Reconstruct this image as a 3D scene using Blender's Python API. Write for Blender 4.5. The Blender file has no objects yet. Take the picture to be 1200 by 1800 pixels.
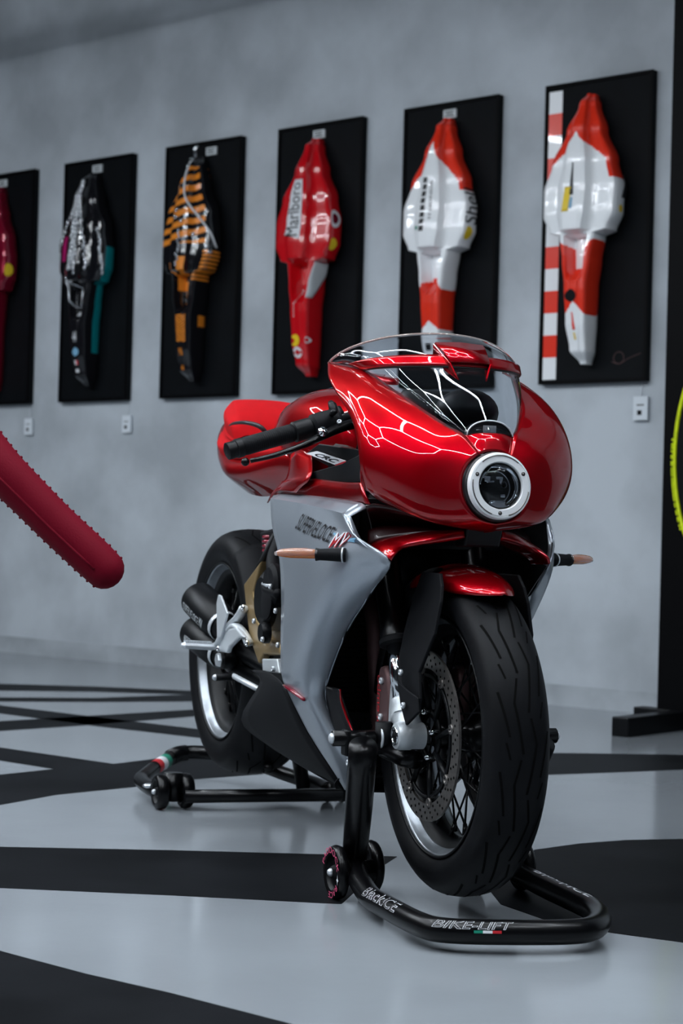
import bpy, bmesh, math, random
import numpy as np
from math import pi, sin, cos, radians, sqrt
from mathutils import Vector, Matrix
from mathutils.bvhtree import BVHTree
random.seed(7)
D = bpy.data; SC = bpy.context.scene; COL = SC.collection

# ------------------------------------------------------------------ camera
F_PX, PITCH, ROLL, HC = 3294.9, 0.0103, 0.0266, 0.7127      # solved from the photo (1200 x 1800)
BX, BY, YAW = .2339, 3.5586, -1.2294                        # motorcycle: point under the front axle, heading
WY, WD, PW, PS, PH, PZ, PX0 = -0.7066, 8.7423, .5293, .7729, 1.2764, 1.36, -1.9774   # wall with boards
V = lambda *a: np.array(a, float)
_F = V(0, cos(PITCH), sin(PITCH)); _R0 = V(1, 0, 0); _U0 = np.cross(_R0, _F)
_R = cos(ROLL)*_R0 + sin(ROLL)*_U0; _U = -sin(ROLL)*_R0 + cos(ROLL)*_U0
CAM = V(0, 0, HC)
cam = D.cameras.new('camera'); co = D.objects.new('camera', cam); COL.objects.link(co); SC.camera = co
co.matrix_world = Matrix(((_R[0], _U[0], -_F[0], 0), (_R[1], _U[1], -_F[1], 0), (_R[2], _U[2], -_F[2], HC), (0, 0, 0, 1)))
cam.sensor_fit = 'VERTICAL'; cam.sensor_height = 36; cam.lens = F_PX/1800*36
cam.dof.use_dof = True; cam.dof.focus_distance = 3.55; cam.dof.aperture_fstop = 6.3
cam.clip_start = .05
# ------------------------------------------------------------------ world, light, exposure
w = D.worlds.new('world'); SC.world = w; w.use_nodes = True
w.node_tree.nodes['Background'].inputs[0].default_value = (.5, .62, .8, 1)
w.node_tree.nodes['Background'].inputs[1].default_value = .008
SC.view_settings.view_transform = 'Standard'; SC.view_settings.look = 'None'
SC.view_settings.gamma = 1; SC.view_settings.use_curve_mapping = False
SC.view_settings.exposure = 0.0
HEX_POWER = 76.0

# ------------------------------------------------------------------ measuring helpers
FW = V(cos(YAW), sin(YAW), 0); LF = V(-FW[1], FW[0], 0); OB = V(BX, BY, 0)
WU = V(cos(WY), sin(WY), 0); WN = V(sin(WY), -cos(WY), 0); WO = V(0, WD, 0)       # wall direction, wall normal (into the room)
def ray(px, py): return _F*F_PX + _R*(px-600) - _U*(py-900)
def hit(px, py, P0, n): d = ray(px, py); return CAM + d*(((P0-CAM)@n)/(d@n))
def tob(P): d = P-OB; return V(d@FW, d@LF, d[2])
def Q(px, py, y): return tob(hit(px, py, OB+LF*y, LF))            # bike coordinates, at sideways offset y
def QX(px, py, x): return tob(hit(px, py, OB+FW*x, FW))
def QZ(px, py, z): return tob(hit(px, py, V(0, 0, z), V(0, 0, 1)))
def FL(px, py, z=0.): return hit(px, py, V(0, 0, z), V(0, 0, 1))  # world point at height z
def WD_(px, py, d): r = ray(px, py); return CAM + r*(d/r[1])
def WL(px, py, wo=0.):                                            # wall coordinates (along, up) at distance wo off the wall
    P = hit(px, py, WO+WN*wo, WN); return (P-WO)@WU, P[2]

# ------------------------------------------------------------------ materials
def mat(name, col, rough=.5, metal=0., coat=0., coat_r=.03, noise=0., nscale=8., bump=0., bscale=60., spec=.5, trans=0., ior=1.45, emit=None, es=0., sheen=0., col2=None, detail=4.):
    m = D.materials.new(name); m.use_nodes = True; nt = m.node_tree; b = nt.nodes['Principled BSDF']
    I = b.inputs
    I['Base Color'].default_value = (*col, 1); I['Roughness'].default_value = rough; I['Metallic'].default_value = metal
    I['Coat Weight'].default_value = coat; I['Coat Roughness'].default_value = coat_r; I['Specular IOR Level'].default_value = spec
    I['Transmission Weight'].default_value = trans; I['IOR'].default_value = ior; I['Sheen Weight'].default_value = sheen
    if emit: I['Emission Color'].default_value = (*emit, 1); I['Emission Strength'].default_value = es
    if noise or bump or col2:
        tc = nt.nodes.new('ShaderNodeTexCoord')
    if noise or col2:
        n = nt.nodes.new('ShaderNodeTexNoise'); n.inputs['Scale'].default_value = nscale; n.inputs['Detail'].default_value = detail
        r = nt.nodes.new('ShaderNodeMix'); r.data_type = 'RGBA'
        c2 = col2 if col2 else tuple(c*(1-noise) for c in col)
        r.inputs[6].default_value = (*c2, 1); r.inputs[7].default_value = (*col, 1)
        mr = nt.nodes.new('ShaderNodeMapRange'); mr.inputs[1].default_value = .35; mr.inputs[2].default_value = .65
        nt.links.new(tc.outputs['Object'], n.inputs['Vector']); nt.links.new(n.outputs['Fac'], mr.inputs[0])
        nt.links.new(mr.outputs[0], r.inputs[0]); nt.links.new(r.outputs[2], I['Base Color'])
    if bump:
        n2 = nt.nodes.new('ShaderNodeTexNoise'); n2.inputs['Scale'].default_value = bscale; n2.inputs['Detail'].default_value = 3
        bp = nt.nodes.new('ShaderNodeBump'); bp.inputs['Strength'].default_value = bump; bp.inputs['Distance'].default_value = .002
        nt.links.new(tc.outputs['Object'], n2.inputs['Vector']); nt.links.new(n2.outputs['Fac'], bp.inputs['Height']); nt.links.new(bp.outputs[0], I['Normal'])
    return m
M = {}
M['red'] = mat('candy_red_paint', (.37, .0005, .006), .38, .8, 1., .02)
M['red'].node_tree.nodes['Principled BSDF'].inputs['Specular Tint'].default_value = (.5, .0, .02, 1)
M['darkred'] = mat('recess_shade_red', (.025, .0002, .001), .4, .0, .4)  # near-black copy of the red, recess shade put into the colour
M['silver'] = mat('silver_paint', (.44, .49, .55), .42, .7, .7, .05, noise=.12, nscale=1200)
M['alu'] = mat('machined_aluminium', (.72, .76, .80), .38, .5, noise=.1, nscale=50)
M['rimlip'] = mat('polished_rim_lip', (.34, .37, .40), .30, .7, noise=.2, nscale=30)
M['bezel'] = mat('satin_silver_bezel', (.88, .90, .92), .38, .15, noise=.05, nscale=30)
M['cast'] = mat('cast_aluminium', (.66, .70, .73), .45, .5, bump=.2, bscale=400)
M['chrome'] = mat('chrome', (.8, .83, .86), .08, 1.)
M['gold'] = mat('bronze_frame', (.33, .225, .10), .45, .55, .2, noise=.1, nscale=60)
M['black'] = mat('satin_black_metal', (.003, .0035, .0045), .42, .0, spec=.25)
M['gloss'] = mat('gloss_black_powdercoat', (.002, .002, .0026), .30, .0, .12, .12, spec=.25)
M['matt'] = mat('matt_black_plastic', (.006, .0065, .008), .6, spec=.16, bump=.15, bscale=700)
M['rubber'] = mat('tyre_rubber', (.006, .0065, .008), .5, spec=.16, noise=.35, nscale=14, bump=.1, bscale=500)
M['groove'] = mat('recess_shade_black', (.002, .002, .002), .9, spec=.1)  # black for the shade in grooves and holes
M['disc'] = mat('brake_steel', (.20, .185, .175), .38, .8, noise=.25, nscale=120)
M['glass'] = mat('clear_screen', (.86, .9, .95), .0, trans=1., ior=1.05, coat=1., coat_r=.0)
M['lens'] = mat('lamp_glass', (.9, .93, .97), .02, trans=1., ior=1.3)
M['amber'] = mat('amber_lens', (.9, .24, .015), .15, trans=.3, coat=1.)
M['clear'] = mat('clear_lens', (.85, .72, .66), .1, trans=.75, ior=1.3, coat=1.)
M['reflector'] = mat('red_reflector', (.22, .0, .015), .15, coat=1.)
M['suede'] = mat('red_suede', (.46, .0015, .005), .85, spec=.2, bump=.3, bscale=900, noise=.1, nscale=30)
M['stitch'] = mat('stitching', (.6, .05, .04), .7)
M['white'] = mat('white_print', (.75, .77, .8), .45)
M['ink'] = mat('black_print', (.012, .012, .014), .4)
M['bluelogo'] = mat('light_blue_print', (.20, .42, .60), .4)
M['redlogo'] = mat('red_print', (.55, .02, .03), .4)
M['green'] = mat('green_print', (.01, .25, .16), .4)
M['pink'] = mat('pink_print', (.75, .10, .22), .5)
M['caliper'] = mat('caliper_bronze', (.16, .09, .09), .45, .5)
M['wallm'] = mat('polished_concrete_plaster', (.53, .575, .62), .62, bump=.3, bscale=5, noise=.3, nscale=2.2, detail=9)
M['wallside'] = mat('dark_side_wall', (.03, .034, .04), .7, noise=.2)
M['skirt'] = mat('darker_wall_foot', (.42, .455, .49), .6, noise=.25, nscale=5)  # slightly darker grey than the wall
M['ceil'] = mat('dark_ceiling', (.012, .013, .016), .8)
M['floorm'] = mat('grey_epoxy', (.27, .295, .32), .14, coat=.0, noise=.07, nscale=3, bump=.06, bscale=40)
M['floorb'] = mat('black_epoxy', (.0045, .005, .006), .5, spec=.04, col2=(.010, .011, .013), nscale=3, detail=8, bump=.05, bscale=40)
M['board'] = mat('black_board', (.0035, .0045, .006), .6, spec=.12, noise=.3, nscale=9)
M['frame'] = mat('black_frame', (.002, .002, .0025), .5, spec=.08)
M['plaque'] = mat('white_plaque', (.62, .66, .68), .5)
M['card'] = mat('white_card', (.70, .75, .80), .5)
M['b_red'] = mat('display_red', (.62, .004, .010), .22, coat=1., noise=.05)
M['b_orange'] = mat('display_orange_red', (.85, .035, .012), .28, coat=.8)
M['b_white'] = mat('display_white', (.90, .92, .94), .3, coat=.6)
M['b_wine'] = mat('display_wine', (.30, .004, .03), .2, .5, coat=1.)
M['b_black'] = mat('display_black', (.006, .006, .008), .15, coat=1.)
M['b_amber'] = mat('display_orange', (.80, .25, .02), .35, coat=.5)
M['b_teal'] = mat('display_teal', (.0, .22, .24), .3, coat=.6)
M['b_magenta'] = mat('display_magenta', (.40, .01, .12), .3, coat=.6)
M['b_yellow'] = mat('display_yellow', (.85, .60, .02), .4)
M['glitter'] = mat('silver_glitter', (.65, .68, .72), .25, .9, bump=.6, bscale=90)
M['crimson'] = mat('crimson_fabric', (.14, .0003, .010), .7, spec=.15, bump=.3, bscale=200)
M['neon'] = mat('neon_yellow', (.72, .85, .0), .5, noise=.2, nscale=40)
M['led'] = mat('led_tube', (.9, .95, 1), .5, emit=(.86, .93, 1.), es=HEX_POWER)

# ------------------------------------------------------------------ builders
def lk(name, me, parent=None):
    o = D.objects.new(name, me); COL.objects.link(o)
    if parent: o.parent = parent
    return o
def mk(name, vs, fs, m, parent=None, smooth=True, solid=0., bevel=0., sub=0, off=0., auto=None):
    me = D.meshes.new(name); me.from_pydata([tuple(map(float, v)) for v in vs], [], [tuple(f) for f in fs])
    mats = m if isinstance(m, (list, tuple)) else [m]
    for k in mats: me.materials.append(M[k])
    bm = bmesh.new(); bm.from_mesh(me); bmesh.ops.remove_doubles(bm, verts=bm.verts, dist=1e-5)
    if not solid: bmesh.ops.recalc_face_normals(bm, faces=bm.faces)
    bm.to_mesh(me); bm.free()
    me.polygons.foreach_set('use_smooth', [smooth]*len(me.polygons))
    o = lk(name, me, parent)
    if solid:
        s = o.modifiers.new('t', 'SOLIDIFY'); s.thickness = solid; s.offset = off
    if bevel:
        b = o.modifiers.new('b', 'BEVEL'); b.width = bevel; b.segments = 2; b.limit_method = 'ANGLE'; b.angle_limit = radians(35)
    if sub:
        s = o.modifiers.new('s', 'SUBSURF'); s.levels = s.render_levels = sub
    if smooth and (bevel or auto):
        me.set_sharp_from_angle(angle=radians(auto or 40))
    return o
class MB:
    def __init__(s): s.v = []; s.f = []
    def add(s, vs, fs): n = len(s.v); s.v += [tuple(v) for v in vs]; s.f += [tuple(i+n for i in f) for f in fs]; return s
    def out(s, name, m, parent=None, **k): return mk(name, s.v, s.f, m, parent, **k)
def flip(vs, fs): return [(v[0], -v[1], v[2]) for v in vs], [tuple(reversed(f)) for f in fs]
def tag(o, label=None, cat=None, group=None, kind=None):
    if label: o['label'] = label
    if cat: o['category'] = cat
    if group: o['group'] = group
    if kind: o['kind'] = kind
    return o
def empty(name, loc=(0, 0, 0), rz=0., parent=None):
    o = lk(name, None, parent); o.location = loc; o.rotation_euler = (0, 0, rz); o.empty_display_size = .1; return o
def cr(P, n):                                                     # Catmull-Rom through points, n samples per span
    P = np.asarray(P, float)
    if len(P) == 2:
        t = np.linspace(0, 1, n+1)[:, None]; t = t.reshape((-1,)+(1,)*(P.ndim-1)); return P[0]*(1-t)+P[1]*t
    A = np.concatenate([[2*P[0]-P[1]], P, [2*P[-1]-P[-2]]]); out = []
    for i in range(len(P)-1):
        p0, p1, p2, p3 = A[i:i+4]
        for k in range(n):
            t = k/n; out.append(.5*((2*p1)+(-p0+p2)*t+(2*p0-5*p1+4*p2-p3)*t*t+(-p0+3*p1-3*p2+p3)*t**3))
    out.append(P[-1]); return np.array(out)
def grid(G, closed=False):
    G = np.asarray(G); a, b = G.shape[:2]; vs = G.reshape(-1, 3); fs = []
    for i in range(a-1):
        for j in range(b if closed else b-1):
            k = (j+1) % b; fs.append((i*b+j, i*b+k, (i+1)*b+k, (i+1)*b+j))
    return [tuple(v) for v in vs], fs
def fair(G, n, tau=.03):                                          # bi-Laplacian fairing, edges kept
    G = G.copy()
    def lap(A):
        B = np.zeros_like(A); B[1:-1, 1:-1] = A[2:, 1:-1]+A[:-2, 1:-1]+A[1:-1, 2:]+A[1:-1, :-2]-4*A[1:-1, 1:-1]; return B
    for _ in range(n): G[1:-1, 1:-1] -= tau*.5*lap(lap(G))[1:-1, 1:-1]
    return G
def patch(rows, nu=5, nv=5, fr=0):
    G = cr(np.array(rows, float), nu); G = np.swapaxes(cr(np.swapaxes(G, 0, 1), nv), 0, 1)
    if fr: G = fair(G, fr)
    return grid(G)
def frame_of(t):
    t = t/np.linalg.norm(t); a = V(0, 0, 1) if abs(t[2]) < .9 else V(1, 0, 0)
    n = np.cross(t, a); n /= np.linalg.norm(n); return t, n, np.cross(n, t)
def tube(path, r, n=12, sm=0, caps=True, flat=1.):
    P = np.array(path, float); R = np.array([r]*len(P) if np.isscalar(r) else r, float)
    if sm and len(P) > 2:
        A = cr(np.column_stack([P, R]), sm); P = A[:, :3]; R = A[:, 3]
    T = np.gradient(P, axis=0); _, nn, bb = frame_of(T[0]); rings = []
    for p, t, rr in zip(P, T, R):
        t = t/np.linalg.norm(t); nn = nn - t*(nn@t); nn /= np.linalg.norm(nn); bb = np.cross(t, nn)
        a = np.linspace(0, 2*pi, n, endpoint=False)
        rings.append(p+rr*(np.cos(a)[:, None]*nn+flat*np.sin(a)[:, None]*bb))
    vs, fs = grid(rings, True)
    if caps: fs += [tuple(range(n-1, -1, -1)), tuple(range(len(vs)-n, len(vs)))]
    return vs, fs
def cyl(a, b, r, r2=None, n=16): return tube([a, b], [r, r2 if r2 is not None else r], n)
def lathe(prof, c, d, n=48, a0=0., a1=2*pi):                      # prof: (radius, along axis)
    t, u, v = frame_of(np.asarray(d, float)); full = abs(a1-a0-2*pi) < 1e-6
    A = np.linspace(a0, a1, n, endpoint=not full); c = np.asarray(c, float)
    G = [[c+t*h+r*(cos(a)*u+sin(a)*v) for a in A] for r, h in prof]
    return grid(G, full)
def prism(pts, d):                                                # polygon of 3-D points pushed along d
    pts = [np.asarray(p, float) for p in pts]; d = np.asarray(d, float); n = len(pts)
    vs = pts+[p+d for p in pts]; fs = [tuple(range(n-1, -1, -1)), tuple(range(n, 2*n))]
    fs += [(i, (i+1) % n, n+(i+1) % n, n+i) for i in range(n)]; return vs, fs
def box(c, s, R=None):
    c = np.asarray(c, float); R = np.eye(3) if R is None else R
    vs = [c+R@(V(x, y, z)*np.array(s)/2) for x in (-1, 1) for y in (-1, 1) for z in (-1, 1)]
    return vs, [(0, 1, 3, 2), (4, 6, 7, 5), (0, 4, 5, 1), (2, 3, 7, 6), (0, 2, 6, 4), (1, 5, 7, 3)]
def sphere(c, r, n=12, sc=(1, 1, 1)):
    G = [[np.asarray(c)+np.array(sc)*r*V(sin(a)*cos(b), sin(a)*sin(b), cos(a)) for b in np.linspace(0, 2*pi, n, endpoint=False)] for a in np.linspace(0.001, pi-.001, n//2+1)]
    return grid(G, True)
_tc = {}
def glyphs(s, off=0., shear=0., spacing=1., dense=0):                      # lettering as flat mesh, normalised to its own box
    k = (s, off, shear, spacing, dense)
    if k in _tc: return _tc[k]
    cu = D.curves.new('t', 'FONT'); cu.body = s; cu.offset = off; cu.shear = shear; cu.space_character = spacing; cu.resolution_u = 3
    o = D.objects.new('t', cu); COL.objects.link(o); bpy.context.view_layer.update()
    me = D.meshes.new_from_object(o.evaluated_get(bpy.context.evaluated_depsgraph_get()))
    vs = np.array([v.co[:] for v in me.vertices]); fs = [tuple(p.vertices) for p in me.polygons]
    if dense:
        bm = bmesh.new(); bm.from_mesh(me); bmesh.ops.triangulate(bm, faces=bm.faces); bmesh.ops.subdivide_edges(bm, edges=bm.edges, cuts=dense, use_grid_fill=True)
        bm.to_mesh(me); bm.free(); vs = np.array([v.co[:] for v in me.vertices]); fs = [tuple(p.vertices) for p in me.polygons]
    D.objects.remove(o); D.curves.remove(cu); D.meshes.remove(me)
    asp = np.ptp(vs[:, 0])/np.ptp(vs[:, 1])
    uv = (vs[:, :2]-vs[:, :2].min(0))/np.ptp(vs[:, :2], axis=0); _tc[k] = (uv, fs, asp); return _tc[k]
def text(name, s, fn, m, parent, **k):                            # fn maps (u, v) in the unit box to 3-D
    uv, fs, asp = glyphs(s, **k); o = mk(name, [fn(u, v) for u, v in uv], fs, m, parent, smooth=False); return o
def quad(P00, P10, P01, P11):
    A, B, C_, E_ = [np.asarray(p, float) for p in (P00, P10, P01, P11)]
    return lambda u, v: A*(1-u)*(1-v)+B*u*(1-v)+C_*(1-u)*v+E_*u*v
def bvh(vs, fs): return BVHTree.FromPolygons([Vector(v) for v in vs], fs)
def wrap(tree, d, off):                                           # drop points on a surface along d
    d = Vector(d).normalized()
    def g(p):
        p = Vector(p); r = tree.ray_cast(p-d*.5, d)
        return tuple(r[0]-d*off) if r[0] else tuple(p)
    return g
def bolt(c, d, r, h, m, parent, name='bolt'):
    d = np.asarray(d, float); d /= np.linalg.norm(d)
    return mk(name, *lathe([(0, 0), (r, 0), (r, h*.7), (r*.8, h), (r*.5, h), (r*.45, h*.5), (0, h*.5)], c, d, 12), m, parent)

# ================================================================== ROOM
def wp(a, z, wo=0.): return WO+WU*a+WN*wo+V(0, 0, z)
def wall(name, a, b, z1, m, t=.1):
    a = np.asarray(a, float); b = np.asarray(b, float); d = b-a; d /= np.linalg.norm(d); n = V(d[1], -d[0], 0)   # thickness outwards
    return tag(mk(name, *prism([a, b, b+V(0, 0, z1), a+V(0, 0, z1)], -n*t), m, smooth=False), kind='structure')
CEIL = 5.2
A0 = WO+WU*-8.; A1 = WO+WU*6.0; B1 = A1+WN*13.; B0 = A0+WN*13.
wall('wall_back', A0, A1, CEIL, 'wallm'); wall('wall_right', A1, B1, CEIL, 'wallside')
wall('wall_front', B1, B0, CEIL, 'wallside'); wall('wall_left', B0, A0, CEIL, 'wallside')
floor = tag(mk('floor', *prism([A0, A1, B1, B0], V(0, 0, -.1)), 'floorm', smooth=False), kind='structure')
tag(mk('ceiling', *prism([p+V(0, 0, CEIL) for p in (A0, A1, B1, B0)], V(0, 0, .1)), 'ceil', smooth=False), kind='structure')
tag(mk('baseboard_back', *prism([wp(-8, 0), wp(6, 0), wp(6, 0, .006), wp(-8, 0, .006)], V(0, 0, .09)), 'skirt', smooth=False), kind='structure')
def mark(pts):
    P = [FL(*p) for p in pts]; P = [V(p[0], p[1], 0.0) for p in P]
    tag(mk('floor_marking', *prism(P, V(0, 0, .0008)), 'floorb', floor, smooth=False), kind='structure')
mark([(-120, 1201), (0, 1202), (170, 1207), (330, 1214), (600, 1226), (600, 1236), (330, 1221), (170, 1216), (0, 1214), (-120, 1213)])
mark([(-120, 1227), (0, 1226), (170, 1227), (300, 1222), (345, 1221), (345, 1233), (170, 1234), (0, 1233), (-120, 1234)])
mark([(-120, 1224), (0, 1240), (165, 1260), (350, 1282), (520, 1300), (520, 1322), (350, 1297), (165, 1276), (0, 1254), (-120, 1240)])
mark([(-120, 1284), (0, 1268), (165, 1258), (345, 1247), (520, 1238), (520, 1250), (345, 1259), (165, 1274), (0, 1285), (-120, 1302)])
mark([(-160, 1294), (0, 1314), (200, 1343), (265, 1335), (345, 1322), (420, 1318), (470, 1335), (497, 1350), (460, 1361), (340, 1370), (240, 1383), (100, 1397), (0, 1415),
      (-160, 1440), (-160, 1375), (0, 1362), (95, 1352), (0, 1337), (-160, 1312)])
mark([(640, 1340), (800, 1328), (930, 1324), (1000, 1324), (1200, 1327), (1330, 1330), (1330, 1346), (1200, 1353), (1100, 1357), (960, 1362), (800, 1362), (700, 1356)])
mark([(-150, 1487), (0, 1489), (300, 1495), (600, 1503), (697, 1506), (660, 1530), (640, 1548), (625, 1566), (600, 1589), (590, 1589), (300, 1574), (0, 1561), (-150, 1556)])
mark([(-150, 1634), (0, 1672), (150, 1712), (300, 1746), (510, 1800), (700, 1860), (700, 2300), (-900, 2300), (-900, 1634)])
mark([(870, 1540), (900, 1512), (940, 1494), (1020, 1483), (1100, 1477), (1200, 1475), (1400, 1484), (1500, 1600), (1400, 1690), (1200, 1657), (1075, 1640), (960, 1618), (880, 1590), (860, 1565)])

# hexagon LED ceiling light hanging above the motorcycle
hexr = empty('hexagon_light', (-.9, 3.6, 3.30)); tag(hexr, 'white hexagon grid ceiling light hanging over the red motorcycle', 'ceiling light')
S = 1.05; segs = set()
for i in range(-6, 7):
    for j in range(-6, 7):
        cx = i*1.5*S; cy = (j+(i % 2)*.5)*sqrt(3)*S
        if abs(cx) > 4.2 or (V(cx-.9, cy+3.6, 0)-WO)@WN < 3.6 or cy+3.6 < 1.2 or cy > 5: continue
        for k in range(6):
            a = (round(cx+S*cos(k*pi/3), 3), round(cy+S*sin(k*pi/3), 3)); b = (round(cx+S*cos((k+1)*pi/3), 3), round(cy+S*sin((k+1)*pi/3), 3))
            if random.random() > .0: segs.add(tuple(sorted([a, b])))
mbt = MB(); mbh = MB()
seen = []
for a, b in sorted(segs):
    m_ = ((a[0]+b[0])/2, (a[1]+b[1])/2)
    if any(abs(m_[0]-q[0])+abs(m_[1]-q[1]) < .02 for q in seen): continue
    seen.append(m_); d = V(b[0]-a[0], b[1]-a[1], 0); L = np.linalg.norm(d); d /= L; R = np.column_stack([d, V(-d[1], d[0], 0), V(0, 0, 1)])
    mbt.add(*box(V(*m_, 0), (L-.01, .045, .012), R)); mbh.add(*box(V(*m_, .02), (L-.01, .05, .02), R))
tag(mbt.out('light_tube', 'led', hexr, smooth=False), kind='stuff'); tag(mbh.out('tube_housing', 'frame', hexr, smooth=False), kind='stuff')
for x in (-2.3, 2.3):
    for y in (-2.3, 2.3): mk('suspension_wire', *cyl(V(x, y, .02), V(x, y, CEIL-3.30), .003, n=6), 'alu', hexr)

# ================================================================== WALL DISPLAYS
def itp(T, X): return lambda t: float(np.interp(t, T, X))
def smooth_itp(T, X):
    def f(t):
        t = min(max(t, T[0]), T[-1]); i = min(int(np.searchsorted(T, t, 'right')), len(T)-1); i = max(i, 1)
        k = (t-T[i-1])/(T[i]-T[i-1]); k = k*k*(3-2*k); return X[i-1]*(1-k)+X[i]*k
    return f
class Body:
    """half racing-car body as a skin over (t: top to bottom, f: 0..1 across, 1 = the flank seen in the photo)"""
    def __init__(s, top, bot, cu, tm, a, hs, hr, cut=None, lean=0.):
        s.top, s.bot, s.cu, s.cut, s.lean = top, bot, cu, cut, lean
        s.a = smooth_itp(tm, a); s.hs = smooth_itp(tm, hs); s.hr = smooth_itp(tm, hr); s.shift = smooth_itp([0, .5, .62, 1.], [0, 0, .0, .0])
    def P(s, t, f, off=0.):
        sg = -1 if f < .5 else 1; g = 1-abs(f-.5)*2                # g: 0 at the foot of the flank, 1 on the centre line
        a = s.a(t); h = s.hs(t); r = max(0., s.hr(t)-h); ins = min(1., .012/max(a, .012))
        yy = [.45, .97, 1.0, .965, .90, .52, .42, .34, .22, 0.]; ww = [0, .042, h*.86, h*.96, h, h*1.03, h+r*.30, h+r*.85, h+r*.98, h+r]
        gg = [0, .15, .25, .30, .35, .55, .61, .70, .80, 1.]
        y = a*float(np.interp(g, gg, yy)); w = float(np.interp(g, gg, ww))
        if s.cut:
            t0, t1, dep = s.cut
            k = max(0., min(1., (t-t0)/.008))*max(0., min(1., (t1-t)/.05)); yr = y/max(a, .02)
            w -= dep*k*max(0., min(1., (.66-yr)/.14))
        w = max(w, .0)+.012; dn = off if g > .3 else off*.5
        return V(s.cu+s.shift(t)+sg*(y+(off if g < .3 else 0)), -(w+dn), s.top+(s.bot-s.top)*t)
    def build(s, col, mats, parent, nt=170, nf=60):
        G = [[s.P(i/nt, j/nf) for j in range(nf+1)] for i in range(nt+1)]; vs, fs = grid(G)
        n = len(vs)
        fs += [tuple(range(nf, -1, -1)), tuple(range(n-nf-1, n))]
        o = mk('racing_car_body', vs, fs, mats, parent, auto=38)
        me = o.data
        for p in me.polygons:
            c = sum((np.array(me.vertices[i].co) for i in p.vertices), np.zeros(3))/len(p.vertices)
            t = (c[2]-s.top)/(s.bot-s.top); a = max(s.a(t), .01); y = (c[0]-s.cu-s.shift(t))/a; d = -c[1]
            p.material_index = col(t, y, d)
        return o
    def label(s, name, string, t0, t1, f0, f1, m, parent, up=True, off=.003, **k):      # letters running along the body
        uv, fs, asp = glyphs(string, dense=4, **k)
        vs = [s.P(t1+(t0-t1)*u if up else t0+(t1-t0)*u, f0+(f1-f0)*(1-v) if up else f1+(f0-f1)*(1-v), off) for u, v in uv]
        return mk(name, vs, fs, m, parent, smooth=False)
    def across(s, name, string, t0, t1, f0, f1, m, parent, off=.003, **k):
        uv, fs, asp = glyphs(string, **k)
        return mk(name, [s.P(t1+(t0-t1)*v, f0+(f1-f0)*u, off) for u, v in uv], fs, m, parent, smooth=False)
    def area(s, name, pts, m, parent, off=.002, n=10):                                   # filled quad of surface: corners (t, f)
        A, B, C_, E_ = [np.array(p) for p in pts]; G = []
        for i in range(n+1):
            r = []
            for j in range(n+1):
                u, v = j/n, i/n; tf = A*(1-u)*(1-v)+B*u*(1-v)+C_*(1-u)*v+E_*u*v; r.append(s.P(tf[0], tf[1], off))
            G.append(r)
        return mk(name, *grid(G), m, parent, solid=.0015)
    def disc(s, name, t, f, r, m, parent, off=.002, n=20):
        c = s.P(t, f); da = np.linalg.norm(s.P(t, f+.01)-s.P(t, f-.01))/.02; L = abs(s.top-s.bot)
        vs = [s.P(t, f, off)]+[s.P(t+r*sin(a)/L, f+r*cos(a)/da, off) for a in np.linspace(0, 2*pi, n, endpoint=False)]
        return mk(name, vs, [(0, i+1, (i+1) % n+1) for i in range(n)], m, parent)
def board(k, label):
    r = empty('display_board', tuple(wp(PX0+k*PS, PZ, .002)), WY); tag(r, label, 'wall display', 'racing car bodies on black wall boards')
    mk('backing_panel', *prism([(0, 0, 0), (PW, 0, 0), (PW, 0, PH), (0, 0, PH)], (0, -.028, 0)), 'board', r, smooth=False, bevel=.002)
    fr = MB()
    for a, b in (((0, 0, 0), (PW, 0, .014)), ((0, 0, PH-.014), (PW, 0, PH)), ((0, 0, .014), (.014, 0, PH-.014)), ((PW-.014, 0, .014), (PW, 0, PH-.014))):
        fr.add(*prism([(a[0], -.028, a[2]), (b[0], -.028, a[2]), (b[0], -.028, b[2]), (a[0], -.028, b[2])], (0, -.008, 0)))
    fr.out('frame', 'frame', r, smooth=False)
    return r
def plaque(r, v=None, u=None, s='2AC'):
    u = PW*.5 if u is None else u; v = PH-.055 if v is None else v
    p = mk('name_plate', *prism([(u-.035, -.03, v-.02), (u+.035, -.03, v-.02), (u+.035, -.03, v+.02), (u-.035, -.03, v+.02)], (0, -.012, 0)), 'plaque', r, smooth=False, bevel=.002)
    for j in range(3):
        mk('print_line', *box((u, -.0428, v+.010-.010*j), (.05-.012*(j % 2), .0012, .004)), 'matt', p, smooth=False)
TM = [0, .04, .14, .26, .36, .45, .515, .53, .62, .72, .85, .95, 1.]
def std_body(cu=.275, top=PH-.085, bot=.075, wide=.185, **k):
    a = [.020, .042, .085, .145, wide, wide*.98, wide*.80, wide*.48, .068, .053, .048, .040, .016]
    hs = [.06, .09, .115, .13, .14, .145, .145, .15, .155, .155, .145, .12, .07]
    hr = [.08, .125, .165, .18, .19, .20, .20, .165, .17, .165, .15, .13, .075]
    return Body(top, bot, cu, TM, a, hs, hr, (.53, .70, .07), **k)
# --- board 1 (cut off by the left edge of the photo)
r = board(-1, 'black wall board with a dark crimson car body, cut off by left edge')
b = std_body(wide=.165); b.build(lambda t, y, d: 0, ['b_wine'], r); plaque(r)
b.disc('round_badge', .42, .88, .035, 'b_yellow', r)
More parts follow.
